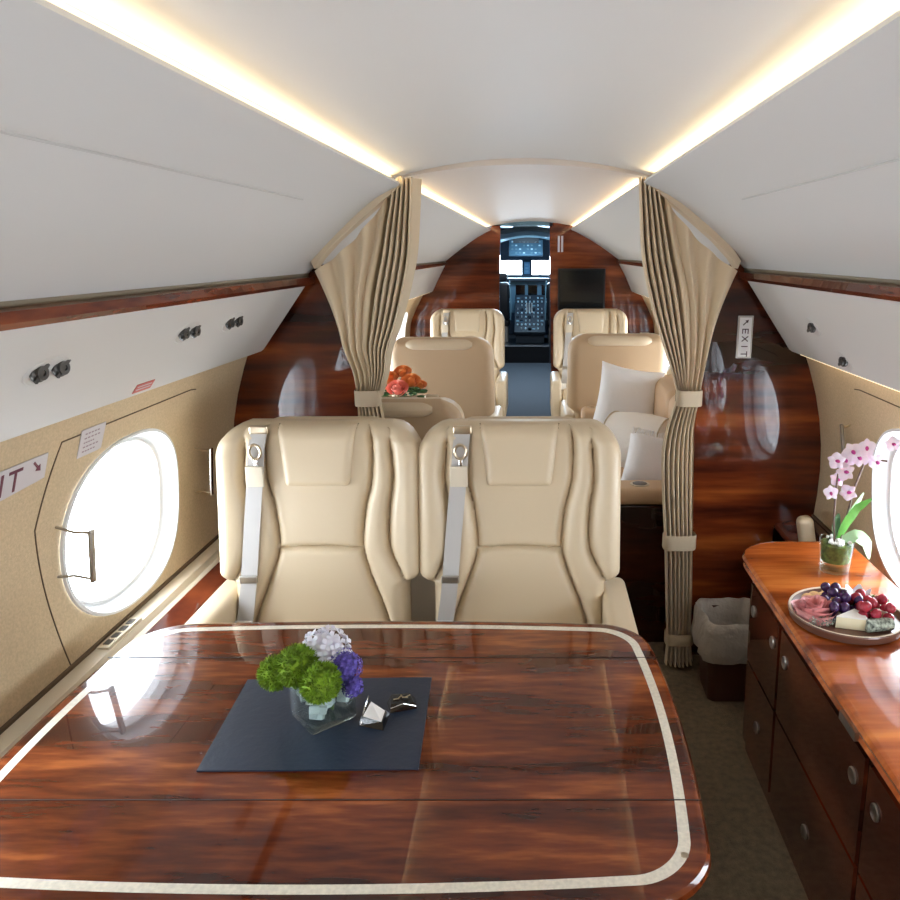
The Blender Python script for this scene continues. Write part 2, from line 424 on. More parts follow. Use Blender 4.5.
o = strip_prof(c2+[(x, z+.055) for x, z in c2[::-1]], 'ceiling_forward', 'ceiling_pink', YB+.006, YF+.01); struct(o)
# cove backing
for s in (-1, 1):
    o = strip_prof([(s*.460, 1.872), (s*.475, 1.855), (s*.485, 1.85), (s*.50, 1.90), (s*.46, 1.895)], 'trim_%d' % (11 if s < 0 else 12), 'panel_white'); struct(o)

# service panels (valances) with lamps and air nozzles
VT = (.790, 1.537); VBt = (.962, 1.275)
def val_pt(s, y, t, off=0):
    z0 = VT[1]+ZO[s]-.006; x, z = lerp(VT[0], VBt[0], t), lerp(z0, VBt[1], t)
    n = Vector((-(z0-VBt[1]), 0, -(VBt[0]-VT[0]))).normalized()
    p = Vector(warp(s*x, y, z)); return p + Vector((s*n.x, 0, n.z))*off, Vector((s*n.x, 0, n.z))
def service_panel(s, y0, y1, label):
    rt = thing('service_panel', (s*.9, (y0+y1)/2, 1.4), label, 'service panel'); inv = Matrix.Translation(rt.location).inverted()
    def add(o, par=rt):
        o.parent = par
        if par is rt: o.matrix_parent_inverse = inv
        return o
    z0 = VT[1]+ZO[s]-.006
    pts = [(s*VT[0], z0), (s*(VT[0]+VBt[0])/2, (z0+VBt[1])/2), (s*VBt[0], VBt[1]), (s*.972, 1.268), (s*1.035, 1.285), (s*1.02, 1.31), (s*.975, 1.30), (s*.82, z0)]
    add(strip_prof(pts, 'panel_shell', 'valance_white', y0, y1, 12))
    # corner chamfer is part of the shell end; wash light under the panel
    pw = [(s*.985, 1.262), (s*1.015, 1.270), (s*1.015, 1.277), (s*.985, 1.268)]
    if s > 0 or y0 > 2: add(strip_prof(pw, 'wash_light', 'wash', y0+.05, y1-.05, 6))
    return rt, add
def nozzle(add, s, y, t, two=True, lam=False):
    p, n = val_pt(s, y, t); m = frame(p, (0, 1, 0), n)
    mb = MB().lathe([(.042, .0004), (.040, .0025), (.030, .0015), (.012, .001)], 28, m @ Matrix.Diagonal((1.6 if two else 1, .8, 1, 1)))
    base = add(mb.build('nozzle_dish', 'valance_white'))
    for k, dx in enumerate((-.032, .032) if two else (0,)):
        mk = m @ T(dx, 0, 0) @ R(.6*s, 'X') @ Matrix.Diagonal((1.25, 1, .62, 1))
        mb = MB().lathe([(.017, 0), (.017, .010), (.013, .014), (.013, .022), (.006, .022), (.005, .012)], 18, mk)
        mb.box(-.022, .022, -.004, .004, .012, .019, mk @ R(.7, 'Z'))
        add(mb.build('air_nozzle', 'nozzle'))
rtL, addL = service_panel(-1, YA, YB-.05, 'white slanted service panel with three pairs of dark air nozzles above the round window')
rtR, addR = service_panel(1, YA, YB-.05, 'white slanted service panel above the orchid with one dark nozzle')
service_panel(-1, YB+.06, YF, 'pale service panel over far windows beyond the gathered curtain without exit sign')
service_panel(1, YB+.06, YF, 'pale service panel over far windows behind the curtain beside the exit sign')
nozzle(addL, -1, 1.38, .42); nozzle(addL, -1, 1.93, .36); nozzle(addL, -1, 2.22, .36); nozzle(addL, -1, .5, .4)
nozzle(addR, 1, 2.30, .50, two=False); nozzle(addR, 1, 1.0, .4); nozzle(addR, 1, 2.20, .86, two=False)
p, n = val_pt(-1, 1.88, .93, .001)
m = frame(p, (0, 1, 0), n)
rp = addL(MB().box(-.045, .045, -.014, .014, 0, .001, m).build('red_placard', 'placard_red', smooth=False))
for q in (-.004, .005):
    lab = addL(MB().box(-.036, .036, q-.0015, q+.0015, .001, .0014, m).build('placard_print', 'placard', smooth=False))

# ledge below the windows
for s in (-1, 1):
    struct(strip_prof([(s*1.15, .50), (s*1.15, .612), (s*1.085, .606), (s*1.075, .590), (s*1.06, .586), (s*1.055, .50)], 'trim_%d' % (13 if s < 0 else 14), 'channel_tan' if s < 0 else 'cabinet_wood', YA, YB))
    struct(strip_prof([(s*1.055, .50), (s*1.056, .588), (s*1.05, .594), (s*.985, .580), (s*.978, .570), (s*.978, .50)], 'trim_%d' % (15 if s < 0 else 16), 'trim_wood', YA, YB))
    struct(strip_prof([(s*.978, 0), (s*.978, .565), (s*1.0, .565), (s*1.0, 0)], 'trim_%d' % (17 if s < 0 else 18), 'wall_fabric', YA, YB))
    struct(strip_prof([(s*1.15, .610), (s*1.15, .620), (s*1.124, .618), (s*1.124, .608)], 'trim_%d' % (19 if s < 0 else 20), 'wall_gap', YA, YB))

# seams of the emergency exit panel on the left wall
def wall_fr(s, y, z, off=.0):
    p0 = Vector((s*W(z), y, z)); dz = .01; t = Vector((s*(W(z+dz)-W(z)), 0, dz)).normalized()
    n = Vector((-t.z*s*s, 0, t.x)) if s > 0 else Vector((t.z, 0, -t.x)); n.normalize()
    if n.x*s > 0: n = -n
    x, y_, z_ = warp(*p0); return Vector((x, y_, z_))+n*off, n
def wall_line(s, pts, m='wall_gap', wdt=.004, name='exit_panel_seam'):
    mb = MB(); 
    fine = []
    for (a, b), (c, d) in zip(pts, pts[1:]):
        for k in range(8): fine.append((lerp(a, c, k/8), lerp(b, d, k/8)))
    fine.append(pts[-1])
    mb.tube([tuple(wall_fr(s, y, z, .0005)[0]) for y, z in fine], wdt/2, 6)
    return mb
for s, k in ((-1, 21), (1, 22)):
    mb = wall_line(s, [(1.68, .62), (1.645, .84), (1.62, 1.0), (1.70, 1.19), (2.36, 1.195), (2.40, 1.19)])
    struct(mb.build('trim_%d' % k, 'wall_gap'))

# placards on the left wall
def wall_card(s, y, z, wd, h, m, name, label=None, cat=None):
    p, n = wall_fr(s, y, z, .001); fr = frame(p, (0, -s, 0), n)
    return MB().box(-wd/2, wd/2, -h/2, h/2, 0, .0015, fr).build(name, m, smooth=False), fr
o, fr = wall_card(-1, 1.825, 1.165, .105, .075, 'placard', 'instruction_placard'); tag(o, 'small pale placard with faint print on beige wall above the round window', 'placard')
pr_m = MB()
for k, (a, b) in enumerate(((-.036, .030), (-.036, .036), (-.036, .012), (-.036, .034), (-.036, .022))):
    for q in range(5): pr_m.box(lerp(a, b, q/5)+.001, lerp(a, b, (q+.72)/5), .024-k*.012-.0018, .024-k*.012+.0018, .0015, .0019, fr)
o2 = pr_m.build('placard_print', 'ink_faded', smooth=False); o2.parent = o
# exit sign, mostly outside the frame, on the left wall
p, n = wall_fr(-1, 1.48, 1.145, .001); fr = frame(p, (0, 1, 0), n)
if fr.to_3x3().col[1].z < 0: fr = frame(p, (0, -1, 0), n)
sg = MB().box(-.17, .17, -.036, .036, 0, .002, fr).build('exit_sign', 'placard', smooth=False)
tag(sg, 'pale exit sign plate with dark T and arrow on beige wall', 'exit sign')
textmesh('EXIT', .075, 'ink_red', 'sign_lettering', sg, fr @ T(-.008, 0, .0022), gap=.46)
def arrow(fr, size, ang, m, parent, name='sign_arrow'):
    mm = fr @ R(ang, 'Z'); k = size
    pts = [(-k*.5, -k*.07), (k*.1, -k*.07), (k*.1, -k*.25), (k*.5, 0), (k*.1, k*.25), (k*.1, k*.07), (-k*.5, k*.07)]
    o = MB().loft([[(x, y, 0) for x, y in pts], [(x, y, .001) for x, y in pts]], mtx=mm).build(name, m, smooth=False); o.parent = parent; return o
arrow(fr @ T(.135, .012, .0022), .038, -PI/4, 'ink_red', sg)

# grab handles on the walls
def wall_handle(s, y, z, h, out, m1, m2, label, bar_w=.012, ylean=0):
    p, n = wall_fr(s, y, z, 0); rt = thing('grab_handle', tuple(p), label, 'handle')
    inv = Matrix.Translation(rt.location).inverted()
    for dz in (-h/2, h/2):
        a, n1 = wall_fr(s, y, z+dz, 0); b = a+n1*out; c = (a+b)/2+Vector((0, 0, -.006*(1 if dz > 0 else -1)))
        o = MB().tube([a, (a+c)/2, c, (b+c)/2, b], .0035, 8).build('bracket', m1); o.parent = rt; o.matrix_parent_inverse = inv
    a, n1 = wall_fr(s, y, z-h/2, out); b, n2 = wall_fr(s, y, z+h/2, out)
    a = Vector(a); b = Vector(b); a.z -= .008; b.z += .008
    ax = (b-a).normalized(); m = frame(a, (0, 1, 0), ax)
    o = MB().box(-bar_w/2, bar_w/2, -.005, .005, 0, (b-a).length, m, bev=.003).build('grip_bar', m2); o.parent = rt; o.matrix_parent_inverse = inv
wall_handle(-1, 1.70, .914, .13, .085, 'steel', 'steel', 'metal grab handle bracket in front of the round window edge', .016)
wall_handle(-1, 2.46, .90, .16, .055, 'brass', 'chrome', 'shiny chrome grab handle on beige wall beside leather armchair', .018)
wall_handle(1, 2.50, 1.0, .10, .03, 'brass', 'steel', 'small grab handle on beige wall behind the orchid', .014)
# switch plate on the ledge
rt = thing('outlet_panel', (-1.105, 1.86, .61), 'pale control plate with small dark switches in the ledge under window', 'control panel')
MB().box(-.016, .016, -.085, .085, -.004, .004).build('plate', 'channel_tan', rt, smooth=False)
for k in range(4):
    MB().box(-.008, .008, -.07+k*.038, -.045+k*.038, .003, .006).build('switch', 'nozzle', rt, smooth=False)

# bulkheads at YB
def bulk_mesh(s, y, th, inner, ztop=None, inner_top=None):
    outer = [(s*W(z), z) for z in [i*.1 for i in range(0, 13)]] + [(s*1.035, 1.27), (s*.975, 1.31), (s*.80, 1.560), (s*.775, 1.60)]
    top = [(s*.72, 1.56), (s*inner, 1.38)]
    if inner_top: top = [(s*.70, 1.66), (s*.60, 1.737), (s*.50, 1.81), (s*.415, 1.87), (s*.40, 1.9), (s*inner, 1.905)]
    poly = outer+top+[(s*inner, 0)]
    return MB().loft([[warp(x, y, z) for x, z in poly], [warp(x, y+th, z) for x, z in poly]])
struct(bulk_mesh(-1, YB, .035, .60).build('wall_bulkhead_left', 'bulkhead_wood', smooth=False))
struct(bulk_mesh(1, YB, .035, .57).build('wall_bulkhead_right', 'bulkhead_wood', smooth=False))
struct(bulk_mesh(-1, YF, .04, .335, inner_top=1).build('wall_front_left', 'front_wood', smooth=False))
struct(bulk_mesh(1, YF, .04, .185, inner_top=1).build('wall_front_right', 'front_wood', smooth=False))
# padded edge where fabric wall meets the bulkhead is the wall itself; aft wall behind the camera
struct(MB().box(-1.15, 1.15, YA-.03, YA, 0, 2.1).build('wall_aft', 'wall_fabric', smooth=False))
# headers over the door
struct(MB().box(-.335, .185, YF, YF+.04, 1.845, 1.97).build('wall_front_header', 'cockpit_blue', smooth=False))
struct(MB().box(-1.2, -.50, YF+.041, YF+.06, 0, 2.05).build('wall_galley_left', 'black', smooth=False))
# exit sign on right bulkhead
rt = thing('exit_sign', (.808, YB-.004, 1.315), 'white vertical EXIT sign with arrow on dark wood bulkhead', 'exit sign')
MB().box(-.028, .028, -.004, .003, -.078, .078).build('sign_frame', 'steel', rt, smooth=False)
MB().box(-.022, .022, -.007, -.004, -.072, .072).build('sign_plate', 'plastic_white', rt, smooth=False)
fr = frame((0, -.0072, 0), (1, 0, 0), (0, -1, 0))
for k, ch in enumerate('EXIT'):
    textmesh(ch, .034, 'ink', 'sign_letter', rt, fr @ T(0, .022-k*.028, 0) @ R(-PI/2, 'Z'))
arrow(fr @ T(0, .054, 0), .028, PI/4, 'ink', rt)

# ---------------------------------------------------------------- curtains
def curtain(s, label, dx=0):
    rt = thing('curtain', (s*.58, YB-.08, 0), label, 'curtain', 'tied back cabin curtains'); inv = Matrix.Translation(rt.location).inverted()
    def add(o): o.parent = rt; o.matrix_parent_inverse = inv; return o
    inner = [(1.11, .553+dx), (1.2, .527+dx), (1.28, .498), (1.36, .468), (1.45, .440), (1.6, .405), (1.75, .392), (1.87, .385)]
    y0 = YB-.09
    def top(u):
        if u < .45: return (.385+.065*u/.45, 1.866-.02*u)
        t = (u-.45)/.55
        return (lerp(.45, .742, t), lerp(1.835, 1.555, t)-.030*math.sin(PI*t))
    def prof(f):
        f %= 1
        return -.6*(math.sin(PI*f/.60)**.4) if f < .60 else 1.3*math.sin(PI*(f-.60)/.40)**.8
    def pl(u):   # pleat displacement
        if u < .5: return prof(u/.5*5.0)
        t = (u-.5)/.5; return -.55*math.cos(2*PI*t*3.2)*min(1, t*8)
    def P(u, v):
        tx, tz = top(u); z = lerp(tz, 1.11, v)
        ix = sinterp(inner, z); it = sinterp(inner, tz)
        g = (tx-it)*((1-v)**1.15) + (u*.085)*v
        amp = lerp(.042, .034, v)*(1 if u < .5 else lerp(.7, .5, v))
        x = ix+g+min(u, .55)*.11*math.sin(PI*min(1, v*1.05))**1.2*(1 if u < .55 else (1-u)/.45) 
        return (s*x, y0+amp*pl(u)-.05*0, z)
    mb = MB().grid(P, 420, 46, flip=s < 0)
    add(mb.build('upper_drape', 'curtain', angle=180))
    if s < 0:     # pale lining turned over at the inner edge
        add(MB().grid(lambda u, v: (s*(sinterp(inner, lerp(1.862, 1.11, v))-.030*u*(1-.6*v)), y0-.014+.02*u, lerp(1.862, 1.11, v)), 4, 40).build('lining', 'curtain_band', angle=120))
    # lower part
    lo = [(0.02, .552, .668), (.12, .556, .655), (.3, .545, .65), (.54, .530, .640), (.75, .512, .630), (.9, .505, .625), (1.0, .52, .622), (1.11, .553+dx, .637+dx)]
    def Q(u, v):
        z = lerp(1.11, .02, v); a = sinterp([(p[0], p[1]) for p in lo], z); b = sinterp([(p[0], p[2]) for p in lo], z)
        flare = 1+(.5 if z < .12 else 0)
        ph = u*7
        return (s*(lerp(a, b, u)), y0+.028*prof(ph)*flare+.02*math.sin(PI*u)*-1, z)
    add(MB().grid(Q, 260, 50, flip=s < 0).build('lower_drape', 'curtain', angle=180))
    def band(z, h, x0, x1, nm):
        n = 32; rg = []
        for zz, k in ((z-h/2, .97), (z-h/2+.004, 1), (z+h/2-.004, 1), (z+h/2, .97)):
            rg.append([(s*((x0+x1)/2+(x1-x0)/2*k*math.copysign(abs(math.cos(a))**.5, math.cos(a))), y0-.006+.034*k*math.copysign(abs(math.sin(a))**.7, math.sin(a)), zz) for a in [2*PI*i/n for i in range(n)]])
        add(MB().loft(rg, False, False).build(nm, 'curtain_band', angle=50))
    band(1.105, .058, .548+dx, .642+dx, 'tieback')
    band(.545, .06, .523, .650, 'tieback')
    band(.135, .05, .548, .662, 'tieback')
    # header rail following the ceiling slope
    rail = [(.42, 1.858), (.50, 1.800), (.58, 1.737), (.66, 1.672), (.72, 1.612), (.745, 1.578)]
    mb = MB().loft([[(s*(x-.006), y0-.02, z-.014), (s*(x+.004), y0-.02, z+.012), (s*(x+.004), y0+.05, z+.012), (s*(x-.006), y0+.05, z-.014)] for x, z in rail])
    add(mb.build('header_rail', 'curtain_band', angle=60))
    return rt
curtain(-1, 'tan pleated curtain tied back, gathered above the two leather seats', -.015)
curtain(1, 'tan pleated curtain tied back, reaching the floor beside waste basket')

# ---------------------------------------------------------------- seat
def make_seat():
    rt = thing('cabin_armchair', (0, 0, 0), 'x', 'seat')
    HW, LEN = .305, .70
    A = [(0, .50), (.03, .515), (.06, .53), (.17, .52), (.27, .45), (.385, .42), (.46, .48), (.61, .66), (.70, .70)]
    B = [(.05, .705), (.10, .72), (.17, .73), (.27, .69), (.38, .69), (.43, .75), (.48, .84)]
    B2 = [(.055, .86), (.17, .875), (.27, .85), (.38, .845), (.47, .88)]
    def hw(d):   # half width outline against distance from the top
        r = .105
        w_ = HW
        if d < r: w_ = HW-r+math.sqrt(max(0, r*r-(r-d)**2))
        k = max(0, min(1, (d-.455)/.05)); k = k*k*(3-2*k)
        return w_*(1-.15*k) if d > .2 else w_
    def groove(x, d):
        s_ = abs(x)/HW; g = 0
        ds = abs(s_-sinterp(A, d))*HW; g = max(g, math.exp(-(ds/.009)**1.3)*1.0*min(1, d/.04))
        if .03 < d < .50:
            ds = abs(s_-sinterp(B, d))*HW; g = max(g, math.exp(-(ds/.010)**1.3)*min(1, (d-.03)/.05)*min(1, (.5-d)/.05))
        if s_ < sinterp(A, d)+.02:
            dd = abs(d-.385+.004*math.cos(x*20)); g = max(g, math.exp(-(dd/.006)**1.3)*.9)
        return g
    def puff(x, d):
        s_ = abs(x)/HW; a = sinterp(A, d); b = sinterp(B, d) if d < .48 else .86
        edges = [0-a, a, b, 1.0] if s_ > a else None
        if s_ < a:
            wdt = 2*a; c = 0; amp = .012
        elif s_ < b: c = (a+b)/2; wdt = b-a; amp = .018
        else: c = (b+1)/2; wdt = 1-b; amp = .016
        t = min(1, abs(s_-c)/(wdt/2)); return amp*math.sqrt(max(0, 1-t**2.2))
    def tilt(d, off):    # local pose: y forward(front is -y), z up; recline
        zz = LEN-d; a = .16
        return (off*math.cos(a)+zz*math.sin(a), .42+zz*math.cos(a)-off*-math.sin(a)*0)
    def front(u, v):
        d = LEN*v; h = hw(max(d, .0015)); x = (2*u-1)*h
        e = 1-abs(2*u-1); k = min(1, e*h/.045); rnd = .05*(1-math.sqrt(max(0, 1-(1-k)**2)))
        kt = min(1, d/.045); rnt = .05*(1-math.sqrt(max(0, 1-(1-kt)**2)))
        wing = .035*(abs(x)/HW)**3*(1 if d > .05 else d/.05)
        y = -.075 - puff(x, d) + .026*groove(x, d) - wing + max(rnd, rnt) - .015*math.sin(min(1, d/.6)*PI)*0
        yy, zz = tilt(d, y); return (x, yy, zz)
    mb = MB().grid(front, 150, 130, flip=False)
    def back(u, v):
        d = LEN*v; h = hw(max(d, .0015)); x = (2*u-1)*h
        e = 1-abs(2*u-1); k = min(1, e*h/.06); kt = min(1, d/.06)
        y = .06 - .06*(1-math.sqrt(max(0, 1-(1-min(k, kt))**2)))
        yy, zz = tilt(d, y); return (x, yy, zz)
    # edge skirt joining front and back
    sh = MB().grid(lambda u, v: (back(u, v)[0]*1.0, back(u, v)[1]+.001, back(u, v)[2]), 60, 60, flip=True)
    sh.build('back_shell', 'leather_back', rt, angle=70)
    for sgn in (0, 1):
        mb.grid(lambda u, v: tuple(Vector(front(sgn, v)).lerp(Vector(back(sgn, v)), u)), 4, 60, flip=sgn == 0)
    mb.grid(lambda u, v: tuple(Vector(front(u, 0)).lerp(Vector(back(u, 0)), v)), 60, 3, flip=True)
    mb.grid(lambda u, v: tuple(Vector(front(u, 1)).lerp(Vector(back(u, 1)), v)), 60, 3)
    mb.build('backrest', 'leather', rt, angle=70)
    # headrest flap
    def flap(u, v):
        d = .004+.186*v; hwid = lerp(.118, .098, v)
        r = .018
        if d > .19-r: hwid = hwid - r + math.sqrt(max(0, r*r-(d-.19+r)**2))
        x = (2*u-1)*hwid; e = min((1-abs(2*u-1))*hwid, .19-d)
        lift = .022*math.sqrt(max(0, 1-(1-min(1, e/.025))**2))
        y = -.083+.002-lift + .05*(1-math.sqrt(max(0, 1-(1-min(1, d/.045))**2)))
        yy, zz = tilt(d, y); return (x, yy, zz)
    mb = MB().grid(flap, 36, 40)
    mb.build('headrest_flap', 'leather', rt, angle=80)
    mb = MB(); pts = []
    for i in range(41):
        t = i/40
        if t < .4: d = .004+.186*(t/.4); x = -lerp(.118, .098, t/.4)
        elif t < .6: d = .19; x = lerp(-.098, .098, (t-.4)/.2)
        else: d = .19-.186*((t-.6)/.4); x = lerp(.098, .118, (t-.6)/.4)
        yy, zz = tilt(d, -.081+.05*(1-math.sqrt(max(0, 1-(1-min(1, d/.045))**2)))); pts.append((x, yy, zz))
    mb.tube(pts, .0022, 5); mb.build('piping', 'groove_tan', rt.children[-1] if 0 else rt)
    def roll(u, v):
        a = 2*PI*v; x = lerp(-.19, .19, u); e = max(.35, 1-abs(2*u-1)**14); c = back(.5, .05)
        return (x, c[1]+.006+.020*e*math.cos(a), c[2]+.0+.030*e*math.sin(a))
    MB().grid(roll, 20, 16).build('rear_headrest_pad', 'leather', rt, angle=80)
    mb = MB().box(-.22, .22, .045, .085, .98, 1.075, R(-.16*0, 'X') @ T(0, .11, 0), bev=.015)
    # seat cushion, base, arms
    MB().box(-.245, .245, -.52, .02, .34, .48, bev=.045).build('seat_cushion', 'leather', rt)
    MB().box(-.21, .21, -.44, .10, .06, .34, bev=.02).build('seat_base', 'seat_trim', rt)
    MB().box(-.26, .26, -.36, .06, 0, .06, bev=.015).build('floor_plinth', 'steel', rt)
    for q in (-1, 1):
        x0, x1 = sorted((q*.25, q*.330))
        MB().box(x0, x1, -.46, .06, .30, .60, bev=.025).build('armrest', 'leather', rt)
    # belt: webbing strap down the side of the back
    bp = MB(); path = [(-.168, .015), (-.172, .07), (-.178, .15), (-.19, .27), (-.20, .385), (-.206, .47), (-.215, .55), (-.225, .62)]
    def bpt(k, off):
        x, d = path[k]; best = max(-front((xx/ hw(max(d, .0015))+1)/2, d/LEN)[1] for xx in (x-.022, x, x+.022))
        return (x, -best-off, front(.5, d/LEN)[2])
    L_, R_ = [], []
    rings = []
    for k in range(len(path)):
        c = bpt(k, .005); wd = .024
        rings.append([(c[0]-wd, c[1], c[2]), (c[0]+wd, c[1], c[2]), (c[0]+wd, c[1]-.003, c[2]), (c[0]-wd, c[1]-.003, c[2])])
    belt = MB().loft(rings).build('seat_belt', 'webbing', rt, angle=30)
    c = bpt(1, .012)
    MB().box(-.026, .026, -.004, .004, -.035, .03, T(*bpt(2, .011)), bev=.003).build('belt_adjuster', 'seat_trim', belt)
    MB().tube([(c[0]+.017*math.cos(a), c[1]-.008, c[2]-.005+.022*math.sin(a)) for a in [2*PI*i/20 for i in range(21)]], .0045, 8).build('belt_ring', 'brass', belt)
    c0 = bpt(0, .010)
    MB().box(-.028, .028, -.008, .008, -.012, .014, T(*c0), bev=.005).build('belt_guide', 'brass', belt)
    MB().box(-.006, .006, -.004, .004, -.018, .018, T(c[0], c[1]-.008, c[2]-.045), bev=.003).build('belt_tongue', 'chrome', belt)
    MB().box(-.027, .027, -.006, .004, -.012, .012, T(*bpt(5, .010)), bev=.004).build('belt_buckle', 'steel', belt)
    MB().box(-.025, .025, -.003, .003, -.03, .02, T(*bpt(7, .010)), bev=.002).build('belt_label', 'paper', belt)
    return rt
seat = make_seat()
seats = [(-.636, 2.205, 0, 1.015, 'cream leather seat backrest with belt, next to the beige wall and its chrome handle'),
         (-.016, 2.205, 0, 1.015, 'cream leather seat backrest with belt, next to the aisle and wood bulkhead'),
         (-.545, 2.985, PI, .96, 'tan seat seen from behind below the orange bouquet'),
         (-.53, 4.55, PI, 1.02, 'tan seat with smooth back behind the orange bouquet'),
         (.545, 4.75, PI, 1.02, 'tan seat with smooth back behind the white square pillow'),
         (-.55, 6.42, 0, 1.035, 'far cream seat facing the camera at front bulkhead without the screen'),
         (.50, 6.42, 0, 1.035, 'far cream seat facing the camera under the dark wall screen')]
drop = []
for i, (x, y, rz, k, lb) in enumerate(seats):
    o = seat if i == 0 else copy_tree(seat)
    o.location = (x, y, 0); o.rotation_euler = (0, 0, rz); o.scale = (k*(1.0 if rz or y > 3 else 1.015), k, k*(1 if rz or y > 3 else .985))
    tag(o, lb.replace(' seat ', ' armchair '), 'armchair', 'leather cabin armchairs')
    if i < 2:        # the pair has armrests only on its outer sides
        drop.append((o, 1 if i == 0 else -1))
for o, q in drop:
    for ch in list(o.children):
        if ch.name.startswith('armrest') and ch.data.vertices[0].co.x*q > 0: bpy.data.objects.remove(ch)

# ---------------------------------------------------------------- big table
TCX, TCY, TZ = -.328, 1.336, .69
def outline(hx, hy, r, bx, by, n=14):
    pts = []
    for qx, qy, a0 in ((1, 1, 0), (-1, 1, PI/2), (-1, -1, PI), (1, -1, 1.5*PI)):
        for i in range(n+1):
            a = a0+PI/2*i/n; pts.append((qx*(hx-r)+r*math.cos(a), qy*(hy-r)+r*math.sin(a)))
    # subdivide long edges
    out = []
    for i, p in enumerate(pts):
        q = pts[(i+1) % len(pts)]; L = math.hypot(q[0]-p[0], q[1]-p[1]); k = max(1, int(L/.03))
        for j in range(k): out.append((lerp(p[0], q[0], j/k), lerp(p[1], q[1], j/k)))
    return [(x+math.copysign(bx*(1-(y/hy)**2), x)*min(1, abs(x)/.2), y+math.copysign(by*(1-(x/hx)**2), y)*min(1, abs(y)/.2)) for x, y in out]
def outl(off): return outline(.595+off, .388+off, .077+off*.7, .029, .023)
rt = thing('conference_table', (TCX, TCY, 0), 'large glossy mahogany table with cream inlay border', 'table')
mb = MB()
prof = [(.020, -.036), (.032, -.033), (.037, -.026), (.040, -.017), (.038, -.008), (.033, -.002), (.027, 0), (.024, 0), (.015, 0)]
base = outl(.04)
rings = [[(x, y, TZ+z) for x, y in outl(o_)] for o_, z in prof]
mb.loft(rings, True, True); mb.build('tabletop', 'table_wood', rt, angle=30)
a0, a1 = outl(-.0085), outl(.0095)
n = len(a0)
mb = MB().loft([[(x, y, TZ-.0005) for x, y in a1], [(x, y, TZ+.0004) for x, y in a1], [(x, y, TZ+.0004) for x, y in a0], [(x, y, TZ-.0005) for x, y in a0]], False, False)
mb.build('inlay_border', 'inlay', rt, angle=20)
for yy in (1.594, 1.116):
    b = [p for p in base if abs(p[1]-(yy-TCY)) < .03]; xm = max(p[0] for p in b)-.004
    MB().box(-xm, xm, yy-TCY-.0012, yy-TCY+.0012, TZ-.001, TZ+.0008).build('leaf_seam', 'seam', rt, smooth=False)
MB().lathe([(.006, TZ), (.006, TZ+.0012), (.003, TZ+.0015)], 16, T(.60, -.345, 0)).build('latch_button', 'brass', rt)
MB().box(-.28, .28, -.16, .16, .02, .655, bev=.02).build('pedestal', 'cabinet_wood', rt)
MB().box(-.33, .33, -.20, .20, 0, .02).build('foot_plate', 'steel', rt, smooth=False)

# placemat
pm = [(-.592, 1.188), (-.183, 1.194), (-.200, 1.503), (-.611, 1.494)]
o = MB().loft([[(x, y, TZ+.0006) for x, y in pm], [(x, y, TZ+.004) for x, y in pm]]).build('leather_placemat', 'navy_leather', smooth=False)
tag(o, 'dark navy leather placemat under the green flowers on glossy table', 'placemat')
ZP = TZ+.004
# vase
VX, VY = -.402, 1.355
vm = T(VX, VY, ZP+.0005) @ R(.72, 'Z')
rt = thing('glass_vase', (VX, VY, ZP), 'square clear glass vase holding green and purple flowers', 'vase', rz=.72)
def rsq(h, r, z, n=5):
    return [(qx*(h-r)+r*math.cos(a0+PI/2*i/n), qy*(h-r)+r*math.sin(a0+PI/2*i/n), z) for qx, qy, a0 in ((1, 1, 0), (-1, 1, PI/2), (-1, -1, PI), (1, -1, 1.5*PI)) for i in range(n+1)]
MB().loft([rsq(.040, .006, .0006), rsq(.049, .008, .004), rsq(.050, .008, .012), rsq(.052, .008, .095), rsq(.049, .006, .095), rsq(.045, .006, .014)], True, True).build('vase_body', 'vase_glass', rt)
for k in range(26):
    a = random.uniform(-.034, .034); b = random.uniform(-.034, .034); z = .024+random.random()*.045
    MB().box(-.011, .011, -.008, .008, -.008, .008, T(a, b, z) @ R(random.random()*3, 'Z') @ R(random.random()*3, 'X'), bev=.002).build('glass_stone', 'ice', rt)
def spiky(mb, c, r, n, ln, wd, jit=.35):
    for i in range(n):
        z = 1-2*(i+.5)/n; a = i*2.399963; rr = math.sqrt(1-z*z)
        d = Vector((rr*math.cos(a), rr*math.sin(a), z)); d = (d+Vector((random.uniform(-jit, jit), random.uniform(-jit, jit), random.uniform(-jit, jit)))*.5).normalized()
        t = d.cross(Vector((random.random(), random.random(), random.random()))).normalized(); b = d.cross(t)
        p = Vector(c)+d*r*.78; tip = Vector(c)+d*(r*.9+ln*random.uniform(.5, 1.1)) + t*random.uniform(-1, 1)*ln*.3
        mid = (p+tip)/2
        mb.add([p-t*wd*.3, p+t*wd*.3, mid+t*wd*.5+b*wd*.3, tip, mid-t*wd*.5+b*wd*.3], [(0, 1, 2, 3, 4)])
def bloom(name, c, r, m, label, cat, group, ln=.007, wd=.0042, n=900, stem=True, core=None):
    rt = thing(name, (c[0], c[1], ZP+.01), label, cat, group); oz = c[2]-ZP-.01
    mb = MB().ball((0, 0, oz), r*.86, 16, 10); spiky(mb, (0, 0, oz), r, n, ln, wd)
    mb.build('bloom', m, rt, angle=30)
    dx, dy = (VX-c[0])*.75, (VY-c[1])*.75
    MB().tube([(dx, dy, .008), (dx*.9, dy*.9, .06), (dx*.35, dy*.35, (oz+.06)/2), (0, 0, oz-r*.5)], .0028, 6).build('stem', 'stem_green', rt)
g = 'green fluffy blooms in the glass vase'
bloom('green_carnation', (VX-.093, VY+.005, ZP+.098), .036, 'moss', 'small green fluffy bloom hanging over the vase side, nearest the window', 'flower', g)
bloom('green_carnation', (VX-.043, VY-.005, ZP+.120), .045, 'moss', 'big green fluffy bloom in the middle of the glass vase', 'flower', g, n=1300)
